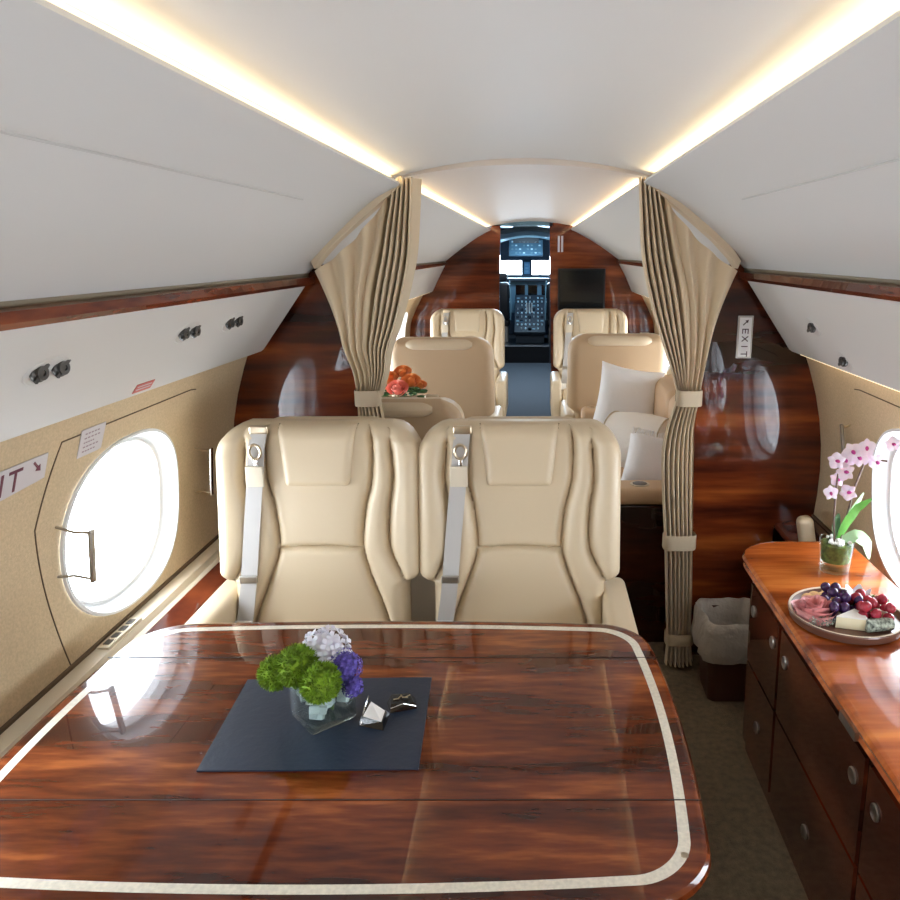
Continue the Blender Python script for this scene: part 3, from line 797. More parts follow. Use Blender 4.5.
bloom('green_carnation', (VX+.012, VY-.042, ZP+.105), .042, 'moss', 'green fluffy bloom below the purple flowers', 'flower', g, n=1200)
# white hydrangea and purple statice
def florets(name, c, r, m, label, cat, n, pr, squash=1):
    rt = thing(name, (c[0], c[1], ZP+.01), label, cat); oz = c[2]-ZP-.01
    mb = MB().ball((0, 0, oz), r*.8, 12, 8)
    for i in range(n):
        z = 1-2*(i+.5)/n; a = i*2.399963; rr = math.sqrt(1-z*z); d = Vector((rr*math.cos(a), rr*math.sin(a), z))
        p = Vector((0, 0, oz))+d*r*random.uniform(.88, 1.08); m4 = frame(p, (random.random()+.1, random.random(), random.random()), d)
        for k in range(4):
            mk = m4 @ R(k*PI/2+random.random()*.3, 'Z')
            mb.add([(0, 0, 0), (pr*.7, -pr*.45, pr*.25), (pr*1.15, 0, pr*.35), (pr*.7, pr*.45, pr*.25)], [(0, 1, 2, 3)], mk)
    mb.build('bloom', m, rt, angle=30)
    dx, dy = (VX-c[0])*.7, (VY-c[1])*.7
    MB().tube([(dx, dy, .008), (dx*.8, dy*.8, .07), (0, 0, oz-r*.5)], .0028, 6).build('stem', 'stem_green', rt)
florets('white_hydrangea', (VX-.002, VY+.045, ZP+.122), .048, 'petal_white', 'white hydrangea bloom behind the green blooms in the vase', 'flower', 70, .013)
florets('purple_statice', (VX+.046, VY+.012, ZP+.108), .034, 'petal_purple', 'purple flower cluster over the vase edge', 'flower', 110, .006)
florets('purple_statice', (VX+.064, VY-.004, ZP+.072), .020, 'petal_purple', 'small drooping purple sprig beside the glass vase', 'flower', 50, .006)
# wrapped sweets beside the vase
rt = thing('folded_card', (-.294, 1.340, ZP), 'small black folded case with white card beside the vase', 'card', rz=-.2)
MB().loft([[(-.026, -.022, .0006), (.030, -.028, .0006), (.022, .028, .0006), (-.022, .028, .0006)], [(-.020, -.016, .020), (.024, -.018, .014), (.018, .022, .010), (-.020, .022, .030)]]).build('case', 'black_gloss', rt, smooth=False)
MB().loft([[(-.016, -.020, .0215), (.024, -.022, .0155), (.016, .016, .0145), (-.014, .018, .0305)], [(-.016, -.020, .0225), (.024, -.022, .0165), (.016, .016, .0155), (-.014, .018, .0315)]]).build('card_face', 'paper', rt, smooth=False)
MB().tube([(-.021, -.022, .004), (-.019, 0, .034), (-.024, .028, .036)], .0014, 6).build('silver_edge', 'chrome', rt)
rt = thing('wrapped_sweet', (-.247, 1.393, ZP), 'dark glossy wrapped sweet with gold print beside the vase', 'sweet', rz=.3)
MB().loft([[(-.028, -.02, .0006), (.028, -.02, .0006), (.03, .02, .0006), (-.03, .02, .0006)], [(-.024, -.014, .018), (.022, -.016, .014), (.018, .014, .018), (-.02, .014, .022)]]).build('wrapper', 'black_gloss', rt, smooth=False)
for k in range(5):
    MB().box(-.006, .006, -.0012, .0012, .0, .001, T(-.012+k*.006, -.004+.003*(k % 3), .0205+.0002*k) @ R(k*.9, 'Z')).build('gold_print', 'brass', rt, smooth=False)
MB().tube([(-.026, -.018, .010), (.0, -.024, .020), (.026, -.018, .006)], .001, 6).build('silver_edge', 'chrome', rt)

# ---------------------------------------------------------------- credenza
CZ = .70
rt = thing('credenza', (.915, .96, 0), 'glossy dark wood side cabinet with orange wood top below the orchid', 'cabinet')
def cred_out(x0, y1, r, n=10):
    pts = [(1.045, YA+.05), (1.045, y1)]
    for i in range(n+1):
        a = PI/2+PI/2*i/n; pts.append((x0+r+r*math.cos(a), y1-r+r*math.sin(a)))
    pts.append((x0, YA+.05)); return [(x-.9, y-1.0) for x, y in pts]
def crings(lst): return [[(x, y, z) for x, y in cred_out(x0, y1, r)] for x0, y1, r, z in lst]
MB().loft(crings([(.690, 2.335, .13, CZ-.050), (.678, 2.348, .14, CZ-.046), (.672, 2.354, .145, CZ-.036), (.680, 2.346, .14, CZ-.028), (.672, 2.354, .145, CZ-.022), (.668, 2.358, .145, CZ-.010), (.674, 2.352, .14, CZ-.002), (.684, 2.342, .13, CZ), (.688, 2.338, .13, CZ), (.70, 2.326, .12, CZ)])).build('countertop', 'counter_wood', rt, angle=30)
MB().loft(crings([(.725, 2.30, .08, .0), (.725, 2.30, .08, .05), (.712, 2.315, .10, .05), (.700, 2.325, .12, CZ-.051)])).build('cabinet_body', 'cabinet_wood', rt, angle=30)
MB().box(.158, .176, -2.5, 1.35, 0, .0).build if 0 else None
doors = [(1.92, 2.20), (1.36, 1.90), (.80, 1.34), (.24, .78)]
def fx(z): return lerp(.712, .700, (z-.05)/(CZ-.101))
for (a, b) in doors:
    def dpan(z0, z1, nm, pulls, a=a, b=b):
        d = MB().loft([[(fx(z0)-.9-.008, a-1, z0), (fx(z0)-.9-.008, b-1, z0), (fx(z0)-.9+.002, b-1, z0), (fx(z0)-.9+.002, a-1, z0)],
                       [(fx(z1)-.9-.008, a-1, z1), (fx(z1)-.9-.008, b-1, z1), (fx(z1)-.9+.002, b-1, z1), (fx(z1)-.9+.002, a-1, z1)]]).build(nm, 'cabinet_wood', rt, smooth=False)
        for (py, pz) in pulls:
            m = frame((fx(pz)-.9-.0085, py-1, pz), (0, 1, 0), (-1, 0, 0))
            MB().lathe([(.018, 0), (.018, .003), (.016, .0045), (.013, .003), (.005, .002)], 24, m).build('pull_ring', 'steel', d)
    dpan(.36, .62, 'door', [(a+.045, .545), (a-.045+.0 if 0 else b-.045, .545)])
    dpan(.08, .35, 'drawer', [((a+b)/2, .20)])
# latch on credenza edge
MB().box(-.235, -.226, .36, .44, CZ-.040, CZ-.020).build('edge_latch', 'steel', rt, smooth=False)

# padded wedge between credenza and bulkhead
o = MB().box(-.028, .028, -.03, .03, -.09, .09, T(1.03, 2.58, .60) @ R(-.2, 'Y'), bev=.022).build('padded_armrest', 'leather')
tag(o, 'small cream padded rest between cabinet end and wood bulkhead', 'armrest')
MB_ = MB().box(.90, 1.05, 2.37, 2.79, 0, .50, bev=.01).build('side_locker', 'cabinet_wood'); tag(MB_, 'low dark wood locker behind the cabinet end', 'locker')
o.location = (0, 0, 0)

# waste basket
rt = thing('waste_basket', (.765, 2.55, 0), 'dark wood waste basket with pale bag liner on the carpet', 'waste basket')
def sq(h, z, r=.03, wob=0, hy=None):
    hy = hy or h; out = []
    for qx, qy, a0 in ((1, 1, 0), (-1, 1, PI/2), (-1, -1, PI), (1, -1, 1.5*PI)):
        for i in range(9):
            a = a0+PI/2*i/8; x = qx*(h-r)+r*math.cos(a); y = qy*(hy-r)+r*math.sin(a)
            k = wob*noise.noise(Vector((x*22, y*22, z*30))); out.append((x*(1+k), y*(1+k), z+wob*.10*noise.noise(Vector((x*30, y*30, 5)))))
    return out
MB().loft([sq(.088, .001), sq(.105, .30), sq(.100, .30), sq(.083, .01)]).build('basket', 'basket_wood', rt, angle=30)
rg = [sq(.112, .17, wob=.16), sq(.120, .20, wob=.16), sq(.121, .25, wob=.08), sq(.119, .30, wob=.06), sq(.113, .322, wob=.05), sq(.104, .325, wob=.05), sq(.095, .30, wob=.08), sq(.088, .2, wob=.12), sq(.078, .06, wob=.1)]
def densify(ring):
    out = []
    for i, p in enumerate(ring):
        q = ring[(i+1) % len(ring)]; k = 5 if math.dist(p[:2], q[:2]) > .03 else 1
        for j in range(k):
            t = j/k; x, y, z = (lerp(p[m_], q[m_], t) for m_ in range(3)); d = .009*noise.noise(Vector((x*60, y*60, z*40)))*(1 if k > 1 else 0)
            out.append((x+d*(1 if abs(x) > abs(y) else 0)*2, y+d*2*(0 if abs(x) > abs(y) else 1), z))
    return out
MB().loft([densify(r) for r in rg], False, True).build('bag_liner', 'liner_bag', rt, angle=60)

# ---------------------------------------------------------------- orchid
OX, OY = .925, 2.075
rt = thing('potted_orchid', (OX, OY, CZ), 'pale pink orchid in a clear glass pot on the cabinet', 'potted plant')
MB().lathe([(.036, .0006), (.042, .003), (.050, .10), (.048, .101), (.041, .012), (.0, .010)], 28).build('glass_pot', 'pot_glass', rt)
MB().lathe([(.030, .030), (.040, .034), (.0455, .088), (.030, .094), (.0, .092)], 24).build('moss', 'moss_soil', rt)
peb = MB()
for k in range(46):
    a = random.random()*2*PI; r = random.random()*.038; peb.ball((r*math.cos(a), r*math.sin(a), .097), random.uniform(.004, .007), 7, 5)
peb.build('pebbles', 'paper', rt)
st1 = [(-.008, 0, .09), (-.018, -.004, .16), (-.022, -.006, .24), (-.020, -.004, .31), (-.026, -.01, .345)]
st2 = [(.008, .0, .09), (.020, .0, .17), (.034, .0, .26), (.050, -.005, .33), (.066, -.02, .35), (.10, -.04, .35)]
for s_ in (st1, st2): MB().tube([(lerp(a[0], b[0], t), lerp(a[1], b[1], t), lerp(a[2], b[2], t)) for a, b in zip(s_, s_[1:]) for t in (0, .5)]+[s_[-1]], .0028, 7).build('stem', 'stem', rt)
fr_cam = Vector((CX-OX, -OY, .7)).normalized()
def orchid_flower(p, sz, tw):
    m = frame(p, (1, 0, 0), fr_cam+Vector((random.uniform(-.4, .4), random.uniform(-.2, .2), random.uniform(-.4, .3)))) @ R(tw, 'Z')
    mb = MB()
    for k in range(5):
        w_ = sz*(.62 if k in (1, 4) else .42); a = 2*PI*k/5+PI/2
        def pet(u, v, a=a, w_=w_):
            l = v*sz; ww = w_*math.sin(PI*min(1, v*.9+.08))**.8*(2*u-1)*.9
            return (l*math.cos(a)-ww*math.sin(a), l*math.sin(a)+ww*math.cos(a), .12*sz*math.sin(v*3)-.25*abs(ww)+.002)
        mb.grid(pet, 5, 6, mtx=m)
    f = mb.build('flower', 'orchid', rt, angle=80)
    lm = MB().ball((0, -sz*.12, sz*.12), sz*.20, 8, 6, mtx=m, sy=1.4).build('lip', 'orchid_lip', f)
for (x, y, z, q) in [(-.035, -.02, .345, .03), (-.010, -.03, .315, .031), (.012, -.012, .37, .034), (-.042, -.02, .25, .026), (.004, -.03, .255, .03), (.03, -.015, .355, .033),
                     (.048, -.02, .385, .030), (.075, -.03, .345, .028), (.110, -.04, .40, .026), (-.018, .0, .285, .026), (.055, -.01, .35, .024), (-.005, -.01, .345, .03)]:
    orchid_flower((x, y, z), q*.86, random.random()*2)
def leafmesh(pts, wd, fold=.3):
    def fn(u, v):
        k = v*(len(pts)-1); i = min(int(k), len(pts)-2); t = k-i; a = Vector(pts[i]); b = Vector(pts[i+1]); p = a.lerp(b, t); d = (b-a).normalized()
        sd = d.cross(Vector((.3, -1, .4))).normalized(); w2 = wd*math.sin(PI*(.12+.86*v))**.7*(2*u-1)
        return tuple(p+sd*w2+Vector((0, 0, fold*abs(w2))))
    return MB().grid(fn, 4, 16)
leafmesh([(.004, 0, .10), (.018, -.01, .15), (.040, -.02, .20), (.075, -.03, .235)], .015).build('leaf', 'leaf', rt)
leafmesh([(.0, 0, .10), (.016, .0, .14), (.034, .0, .18), (.060, -.005, .245)], .012).build('leaf', 'leaf_pale', rt)
leafmesh([(-.004, 0, .10), (-.008, .0, .14), (-.004, .0, .18)], .014).build('leaf', 'leaf_dark', rt)
leafmesh([(.012, -.01, .10), (.045, -.03, .118), (.070, -.04, .10), (.080, -.045, .055)], .020).build('leaf', 'leaf_pale', rt)

# ---------------------------------------------------------------- platter
PX, PY = .835, 1.765
rt = thing('serving_tray', (PX, PY, CZ), 'round dark wooden serving tray of fruit and cheese on cabinet', 'tray')
MB().lathe([(.125, .0006), (.138, .004), (.143, .022), (.141, .026), (.134, .024), (.130, .012), (0, .011)], 48).build('tray_body', 'tray', rt)
MB().lathe([(.1415, .0262), (.141, .0268), (.1355, .0255), (.1358, .0245)], 48, cap0=False, cap1=False).build('tray_rim', 'tray_rim', rt)
TZ2 = CZ+.0118
def at(x, y, z=0): return (PX+x, PY+y, TZ2+z)
# salami rose
rt = thing('salami_rose', at(-.085, -.015), 'pink rose of folded cured ham slices on the tray', 'cured meat')
for k in range(13):
    r = .005+.0037*k; a0 = k*2.2; 
    def pet(u, v, r=r, a0=a0, k=k):
        a = a0+(u-.5)*2.6; rr = r+.012*v*v+.003*math.sin(u*9+k); return (rr*math.cos(a), rr*math.sin(a), .003+(.052-.0022*k)*v+.003*math.sin(u*7+k))
    MB().grid(pet, 18, 6).build('slice', 'salami', rt, angle=80)
def cheese(p, ang, L, a, h, label):
    rt = thing('cheese_wedge', p, label, 'cheese', rz=ang)
    pts = [(0, 0)]+[(L*math.cos(t), L*math.sin(t)) for t in [lerp(-a/2, a/2, i/6) for i in range(7)]]
    MB().loft([[(x, y, .001) for x, y in pts], [(x, y, h) for x, y in pts]]).build('paste', 'cheese', rt, smooth=False)
    MB().loft([[(x, y, h+.0002) for x, y in pts], [(x, y, h+.003) for x, y in pts]]).build('rind', 'rind', rt, smooth=False)
cheese(at(-.052, -.066), .15, .072, .85, .030, 'soft white cheese wedge at the tray rim beside the ham rose')
cheese(at(.118, .0), 3.6, .070, 1.0, .034, 'white cheese wedge on the tray side close to wall')
rt = thing('herb_cheese_log', at(.048, -.088, .017), 'grey herb-crusted cheese log at the tray rim', 'cheese')
MB().tube([(-.034, 0, 0), (-.032, 0, 0), (.032, .012, 0), (.034, .012, 0)], [.012, .0165, .0165, .012], 18).build('log', 'herb_cheese', rt)
rt = thing('herb_cheese_log', at(-.085, -.062, .010), 'small green herb bundle at the tray rim under ham rose', 'herbs')
mb = MB()
for k in range(90):
    a = random.uniform(-.03, .03); b = random.uniform(-.010, .010); c = random.uniform(-.006, .014)
    mb.tube([(a, b, c), (a+random.uniform(-.008, .008), b+random.uniform(-.008, .008), c+random.uniform(-.002, .008))], .0012, 4)
mb.build('sprigs', 'herb_cheese', rt); rt.name = 'herb_bundle'
def grape(nm, p, r, m, lb, grp):
    o = MB().ball((0, 0, 0), r, 16, 12, sz=1.12).build(nm, m); o.location = p; o.rotation_euler = (random.random(), random.random(), 0)
    tag(o, lb, 'grape', grp); return o
def bunch(cx, cy, n, m, lb, grp, sx, sy, r):
    gz = None; pl = []; tries = 0
    first = None
    while len(pl) < n and tries < 6000:
        tries += 1
        x = cx+random.gauss(0, sx); y = cy+random.gauss(0, sy)
        if math.hypot(x, y) > .115 or abs(x-cx) > 2*sx or abs(y-cy) > 2*sy: continue
        z = r
        for (a, b, c) in pl:
            dd = (a-x)**2+(b-y)**2
            if dd < (2*r)**2: z = max(z, c+math.sqrt((2*r)**2-dd)*1.02)
        if z > r*4.2: continue
        pl.append((x, y, z))
        if first is None: first = grape('grape', at(x, y, z+.001), r, m, lb, grp)
        else:
            c = first.copy(); C.objects.link(c); c.location = at(x, y, z+.001); c.rotation_euler = (random.random()*3, random.random(), 0)
bunch(-.015, .012, 22, 'grape_purple', 'dark purple grape in the bunch beside the ham rose', 'dark purple grapes on the tray', .022, .026, .0128)
bunch(.052, -.018, 20, 'grape_red', 'red grape in the bunch beside the white cheese', 'red grapes on the tray', .024, .026, .0128)
for k, (x, y) in enumerate([(-.07, .075), (-.05, .083), (-.03, .075), (-.01, .095)]):
    o = MB().lathe([(.018, 0), (.019, .002), (.018, .005)], 18, R(.4, 'X')).build('cracker', 'cracker'); o.location = at(x, y, .009+.002*k)
    tag(o, 'round brown cracker behind the ham rose on tray', 'cracker', 'crackers at the back of the tray')
rt = thing('napkin_flower', at(.055, .068, .004), 'white and pink orchid bloom laid on the tray behind red grapes', 'flower')
mb = MB()
for k in range(6):
    a = 2*PI*k/6
    mb.grid(lambda u, v, a=a: (v*.035*math.cos(a)-(2*u-1)*.018*math.sin(PI*(.1+.85*v))*math.sin(a), v*.035*math.sin(a)+(2*u-1)*.018*math.sin(PI*(.1+.85*v))*math.cos(a), .008+.03*v*v), 4, 6)
mb.build('petals', 'petal_white', rt); MB().ball((0, 0, .016), .007, 8, 6).build('centre', 'orchid_lip', rt); rt.name = 'garnish_bloom'
rt = thing('herb_sprig', at(.105, .055, .004), 'green herb sprig on the tray rim close to wall', 'herbs')
mb = MB()
for k in range(40):
    a = random.uniform(-.02, .02); b = random.uniform(-.02, .02); spiky(mb, (a, b, .006+random.random()*.014), .004, 3, .008, .006)
mb.build('leaves', 'leaf', rt)

# ---------------------------------------------------------------- beyond the curtains: sofa and pillows
rt = thing('sofa', (.75, 3.7, 0), 'tan leather side sofa with white pillows behind the right-hand curtain', 'sofa')
YS0, YS1 = 2.90, 4.25
def sb(name, x0, x1, y0, y1, z0, z1, m, bev=.03): return MB().box(x0-.75, x1-.75, y0-3.7, y1-3.7, z0, z1, bev=bev).build(name, m, rt)
sb('end_panel', .365, 1.08, YS0, YS0+.13, 0, .62, 'cabinet_wood', .008)
pad = sb('padded_arm', .355, 1.09, YS0-.01, YS0+.15, .62, .69, 'sofa_leather', .03)
mbt = MB().lathe([(.040, 0), (.040, .004), (.033, .005), (.031, -.03+.034), (.030, .001)], 24, T(.465-.75, YS0+.07-3.7, .6885)); mbt.build('cup_holder', 'brass', pad)
MB().lathe([(.030, 0), (.0, .0008)], 24, T(.465-.75, YS0+.07-3.7, .6935)).build('cup_well', 'black_gloss', pad)
sb('sofa_base', .42, 1.06, YS0+.13, YS1, .0, .36, 'cabinet_wood', .01)
for k in range(2):
    a = YS0+.14+k*.55; sb('seat_cushion', .38, .92, a, a+.54, .36, .52, 'sofa_leather', .05)
for k in range(2):
    a = YS0+.14+k*.55; sb('back_cushion', .67, .90, a, a+.54, .45, .97, 'sofa_leather', .06)
pad2 = sb('padded_arm', .30, 1.04, YS1, YS1+.12, .40, .74, 'sofa_leather', .03)
MB().lathe([(.034, 0), (.034, .004), (.026, .005), (.0, .001)], 20, T(.37-.75, YS1+.06-3.7, .7395)).build('cup_holder', 'brass', pad2)
def pillow(name, c, sx, sy, th, rot, m, label, pinch=.07):
    mb = MB()
    def fn(sg):
        def g(u, v):
            a, b = 2*u-1, 2*v-1
            k = (1-a**4)*(1-b**4); e = 1-pinch*(1-abs(a)**2.0)*abs(b)**3; e2 = 1-pinch*(1-abs(b)**2.0)*abs(a)**3
            return (a*sx/2*e2, sg*th/2*k**.5, b*sy/2*e)
        return g
    mt = T(*c) @ rot
    mb.grid(fn(-1), 28, 28, mtx=mt); mb.grid(fn(1), 28, 28, mtx=mt, flip=True)
    o = mb.build(name, m, angle=120); return tag(o, label, 'pillow')
pillow('throw_pillow', (.53, 4.02, .825), .35, .40, .16, R(-.10, 'X') @ R(.18, 'Y'), 'pillow_white', 'white square pillow standing upright against the far sofa arm', .09)
# bolster
rt = thing('bolster_pillow', (.54, 3.55, .665), 'round white bolster pillow lying on the tan sofa', 'pillow', rz=.95)
def bl(d): return 1
MB().loft([[(r*math.cos(a), y, .06+r*math.sin(a)) for a in [2*PI*i/28 for i in range(28)]] for y, r in [(-.17, .05), (-.165, .10), (-.14, .13), (-.05, .14), (.05, .14), (.14, .13), (.165, .10), (.17, .05)]]).build('bolster', 'pillow_cream', rt)
for y in (-.145, .145): MB().tube([(.131*math.cos(a), y, .06+.131*math.sin(a)) for a in [2*PI*i/30 for i in range(31)]], .004, 6).build('piping', 'curtain_band', rt)
o = pillow('throw_pillow', (.57, 3.22, .70), .28, .27, .14, R(-.75, 'X') @ R(.25, 'Y'), 'pillow_white', 'white fringed pillow lying at near sofa end behind the cup holder', .05)
mb = MB()
for k in range(60):
    t = k/59*.26-.13
    mb.tube([(t, .0, .128), (t+random.uniform(-.005, .005), random.uniform(-.006, .006), .150), (t+random.uniform(-.008, .008), random.uniform(-.014, .0), .165)], .0022, 4, mtx=T(.57, 3.22, .70) @ R(-.75, 'X') @ R(.25, 'Y'))
f = mb.build('fringe', 'pillow_white'); f.parent = o

# desk with bouquet, left
rt = thing('side_table', (-.70, 3.85, 0), 'glossy red wood table below the orange bouquet between tan seats', 'table')
MB().box(-.36, .40, -.33, .30, .66, .70, bev=.012).build('tabletop', 'counter_wood' if 0 else 'table_wood', rt)
MB().box(-.30, -.10, -.12, .12, 0, .66, bev=.01).build('pedestal', 'cabinet_wood', rt)
BX, BY, BZ = -.66, 3.78, .70
rt = thing('bouquet_vase', (BX, BY, BZ), 'clear vase under orange roses on far wood table', 'vase')
MB().lathe([(.035, .0006), (.045, .005), (.05, .10), (.045, .18), (.043, .18), (.046, .10), (.040, .01)], 20, cap1=False).build('vase_body', 'pot_glass', rt)
def rose(c, r, m, lb):
    rt = thing('rose', c, lb, 'flower', 'orange and pink roses in the far bouquet')
    mb = MB().ball((0, 0, 0), r*.45, 8, 6)
    for k in range(14):
        a0 = k*2.4; rr = r*(.2+.06*k)
        mb.grid(lambda u, v, a0=a0, rr=rr: ((rr*(.5+.5*v))*math.cos(a0+(u-.5)*2.2), (rr*(.5+.5*v))*math.sin(a0+(u-.5)*2.2), -r*.4+r*(1.15-.05*k)*v-.12*r*(2*u-1)**2*v), 8, 4, mtx=R(.6, 'X'))
    mb.build('petals', m, rt, angle=80)
    MB().tube([(0, 0, -r*.4), ((BX-c[0])*.5, (BY-c[1])*.5, -.06), ((BX-c[0])*.8, (BY-c[1])*.8, BZ+.02-c[2])], .003, 5).build('stem', 'stem_green', rt)
for x, y, z, r, m, lb in [(0, -.07, .235, .060, 'petal_pink', 'large pink rose at the centre of the far bouquet'), (-.055, 0, .275, .052, 'petal_orange', 'orange rose high on the window side of the far bouquet'),
                       (.060, -.02, .265, .054, 'petal_orange', 'orange rose on the aisle side of the far bouquet'), (.01, .04, .30, .050, 'petal_orange', 'orange rose at the very top of the far bouquet'),
                       (-.110, -.02, .225, .046, 'petal_peach', 'peach rose at the window side rim of the far bouquet'), (.105, 0, .24, .036, 'petal_orange', 'small orange rose at the aisle rim of the far bouquet')]:
    rose((BX+x, BY+y, BZ+z+.025), r, m, lb)
mb = MB()
for k in range(46):
    a = random.uniform(-PI, PI); r = random.uniform(.05, .15); z = random.uniform(.17, .26)
    c = Vector((r*math.cos(a), r*math.sin(a)*.7, z)); mb.ball((c.x, c.y, c.z), .018, 6, 4, sx=1.4, sz=.5)
mb.tube([(0, 0, .02), (0, 0, .18)], .006, 6)
o = mb.build('foliage', 'leaf_dark'); o.location = (BX, BY, BZ); tag(o, 'dark green leaves under the orange roses', 'foliage')
rt = thing('crumpled_napkin', (-.37, 3.95, .7005), 'white crumpled napkin at far table corner', 'napkin')
mb = MB().ball((0, 0, .026), .030, 14, 10, fn=lambda d: .8+.5*noise.noise(d*4)); mb.build('cloth', 'paper', rt)

# screen and sign on front bulkhead
rt = thing('wall_screen', (.45, YF-.012, 1.29), 'dark flat screen on the far wood bulkhead', 'screen')
MB().box(-.215, .215, -.012, .012, -.185, .185, bev=.004).build('bezel', 'black', rt)
MB().box(-.20, .20, -.0135, -.012, -.17, .17).build('screen_glass', 'screen', rt, smooth=False)
rt = thing('wall_placard', (.255, YF-.003, 1.69), 'tiny pale two-line sign above the dark screen', 'sign')
for q in (-.015, .015): MB().box(q-.009, q+.009, -.003, .003, -.07, .07).build('sign_strip', 'placard', rt, smooth=False)
# wood ledge on right front bulkhead
struct(MB().box(.67, .98, YF-.05, YF, 1.16, 1.185).build('trim_23', 'trim_wood', smooth=False))

# ---------------------------------------------------------------- vestibule and cockpit
struct(MB().box(-.62, -.56, YF+.06, 13.4, 0, 2.2).build('wall_vestibule_left', 'black', smooth=False))
struct(MB().box(.42, .48, YF+.04, 13.4, 0, 2.2).build('wall_vestibule_right', 'black', smooth=False))
struct(MB().box(-.62, .48, YF+.04, 13.4, 2.0, 2.1).build('ceiling_vestibule', 'cockpit_dark', smooth=False))
struct(MB().box(-.56, .42, YC, 13.3, 0, .25).build('floor_cockpit', 'black', smooth=False))
o = MB().box(-.52, .30, YC-.02, YC+.0, .245, .27).build('step_nosing', 'chrome', smooth=False); tag(o, 'thin metal strip on the black cockpit step', 'step edge')
YW = 13.0
# windshield wall with two openings
def rectwall():
    mb = MB()
    mb.box(-.56, .42, YW, YW+.03, .25, 1.25); mb.box(-.56, .42, YW, YW+.03, 1.48, 2.0)
    mb.box(-.205, -.035, YW, YW+.03, 1.25, 1.48); mb.box(.30, .42, YW, YW+.03, 1.25, 1.48); return mb
struct(rectwall().build('wall_cockpit', 'cockpit_dark', smooth=False))
for k, (a, b) in enumerate(((-.56, -.205), (-.035, .30))):
    struct(MB().box(a, b, YW+.01, YW+.016, 1.25, 1.48).build('window_%d' % (17+k), 'pane', smooth=False))
# centre mullion with instruments
rt = thing('compass', (-.12, YW-.03, 1.36), 'small pale compass unit between the two cockpit windows', 'instrument')
MB().box(-.05, .05, -.02, .02, -.10, .10, bev=.01).build('housing', 'cockpit_blue', rt)
for q in (-.055, 0, .055): MB().box(-.028, .028, -.024, -.019, q-.018, q+.018).build('dial', 'cockpit_pale', rt, smooth=False)
# door header arches
for k, (y, z, m, h) in enumerate(((YC, 1.955, 'cockpit_pale', .03), (YC+.25, 1.90, 'cockpit_blue', .04), (YC+.5, 1.86, 'cockpit_pale', .025))):
    mb = MB().grid(lambda u, v: (lerp(-.56, .42, u), y-.02, z-h+h*2*v-.10*(2*u-1)**2), 16, 1)
    mb.grid(lambda u, v: (lerp(-.56, .42, u), y-.02+.04*v, z-h-.10*(2*u-1)**2), 16, 1)
    o = mb.build('cockpit_arch', m); tag(o, ('pale curved arch nearest at the cockpit door top', 'blue middle arch over the cockpit', 'pale arch just above the cockpit overhead panel')[k], 'arch')
for k, (a, b) in enumerate(((-.60, -.50), (.235, .42))):
    struct(MB().box(a, b, YC-.05, YC, .0, 1.96).build('door_%d' % (1+k), 'cockpit_dark', smooth=False))
# overhead panel
rt = thing('overhead_panel', (-.12, 12.0, 1.68), 'blue overhead switch panel above the cockpit windows', 'control panel')
om = R(-.55, 'X')
MB().box(-.26, .26, -.02, .02, -.14, .14, om, bev=.01).build('panel', 'cockpit_blue', rt)
MB().box(-.2, .2, .02, .08, .05, .318).build('mount', 'cockpit_dark', rt, smooth=False)
kb = 0
for i in range(8):
    for j in range(4):
        if (i*7+j*3) % 4 == 0: continue
        MB().box(-.016, .016, -.030, -.02, -.010, .010, om @ T(-.21+i*.06, 0, -.10+j*.065)).build('switch', 'cockpit_pale' if (i+j) % 3 else 'knob', rt, smooth=False)
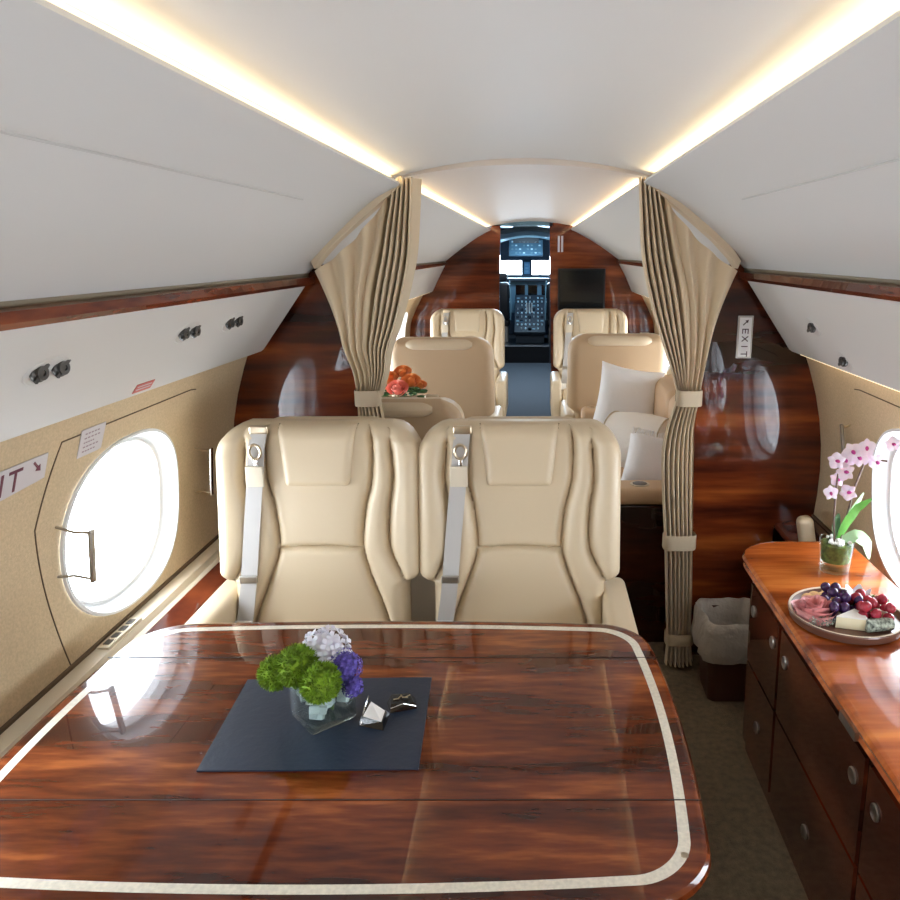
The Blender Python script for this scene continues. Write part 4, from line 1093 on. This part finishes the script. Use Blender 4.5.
# instrument panel
rt = thing('instrument_panel', (-.12, 12.55, .95), 'dark cockpit instrument panel with screens below the windows', 'instrument panel')
MB().box(-.44, .54, -.05, .05, -.30, .22, bev=.02).build('panel', 'cockpit_blue', rt)
MB().box(-.44, .54, -.20, .02, .20, .26, bev=.02).build('glareshield', 'cockpit_dark', rt)
for x in (-.33, -.10, .10, .32):
    MB().box(x-.075, x+.075, -.058, -.05, -.06, .15).build('display', 'black_gloss', rt, smooth=False)
for i in range(9): MB().lathe([(.012, 0), (.010, .02)], 10, T(-.38+i*.1, -.05, -.12) @ R(PI/2, 'X')).build('knob', 'knob', rt)
# pedestal
rt = thing('centre_pedestal', (-.06, 11.95, .25), 'cockpit centre pedestal crowded with pale knobs and levers', 'control console')
pmx = T(0, 0, .42) @ R(.62, 'X')
MB().box(-.24, .24, -.45, .45, -.03, .03, pmx, bev=.01).build('console_top', 'cockpit_dark', rt)
MB().box(-.22, .22, -.30, .40, 0, .22, bev=.01).build('console_body', 'cockpit_dark', rt)
for i in range(7):
    for j in range(9):
        q = (i*5+j*7+i*j) % 6
        if q == 0: continue
        m = pmx @ T(-.19+i*.063, -.38+j*.092, .03)
        if q in (1, 4): MB().lathe([(.014, 0), (.012, .022)], 10, m).build('knob', 'knob', rt)
        elif q == 2: MB().box(-.022, .022, -.014, .014, 0, .008, m).build('key', 'cockpit_pale', rt, smooth=False)
        elif q == 3: MB().box(-.024, .024, -.03, .03, 0, .004, m).build('display', 'black_gloss', rt, smooth=False)
        else: MB().box(-.006, .006, -.006, .006, 0, .03, m).build('switch', 'plastic_white', rt, smooth=False)
for x in (-.05, -.01, .03): MB().tube([(x, .0, .42), (x, -.02, .56), (x, -.05, .60)], .010, 8).build('lever', 'plastic_white', rt)
# pilot seats
for k, (x, lb) in enumerate(((-.475, 'dark pilot seat on the left of the cockpit pedestal'), (.30, 'dark pilot seat on the right of the cockpit pedestal'))):
    rt = thing('pilot_seat', (x, 11.75, .25), lb, 'seat', 'pilot seats')
    MB().box(-.10, .10, -.05, .05, .35, .92, bev=.04).build('backrest', 'black', rt)
    MB().box(-.07, .07, -.04, .04, .93, 1.06, bev=.03).build('headrest', 'black', rt)
    MB().box(-.10, .10, .0, .40, .25, .36, bev=.04).build('seat_cushion', 'black', rt)
    MB().box(-.07, .07, .08, .32, 0, .25, bev=.01).build('seat_base', 'steel', rt)
    q = 1 if x < 0 else -1
    MB().tube([(q*.105, -.02, .95), (q*.115, -.04, .8), (q*.125, -.03, .55), (q*.115, .0, .35)], .008, 8).build('harness', 'cockpit_pale', rt)
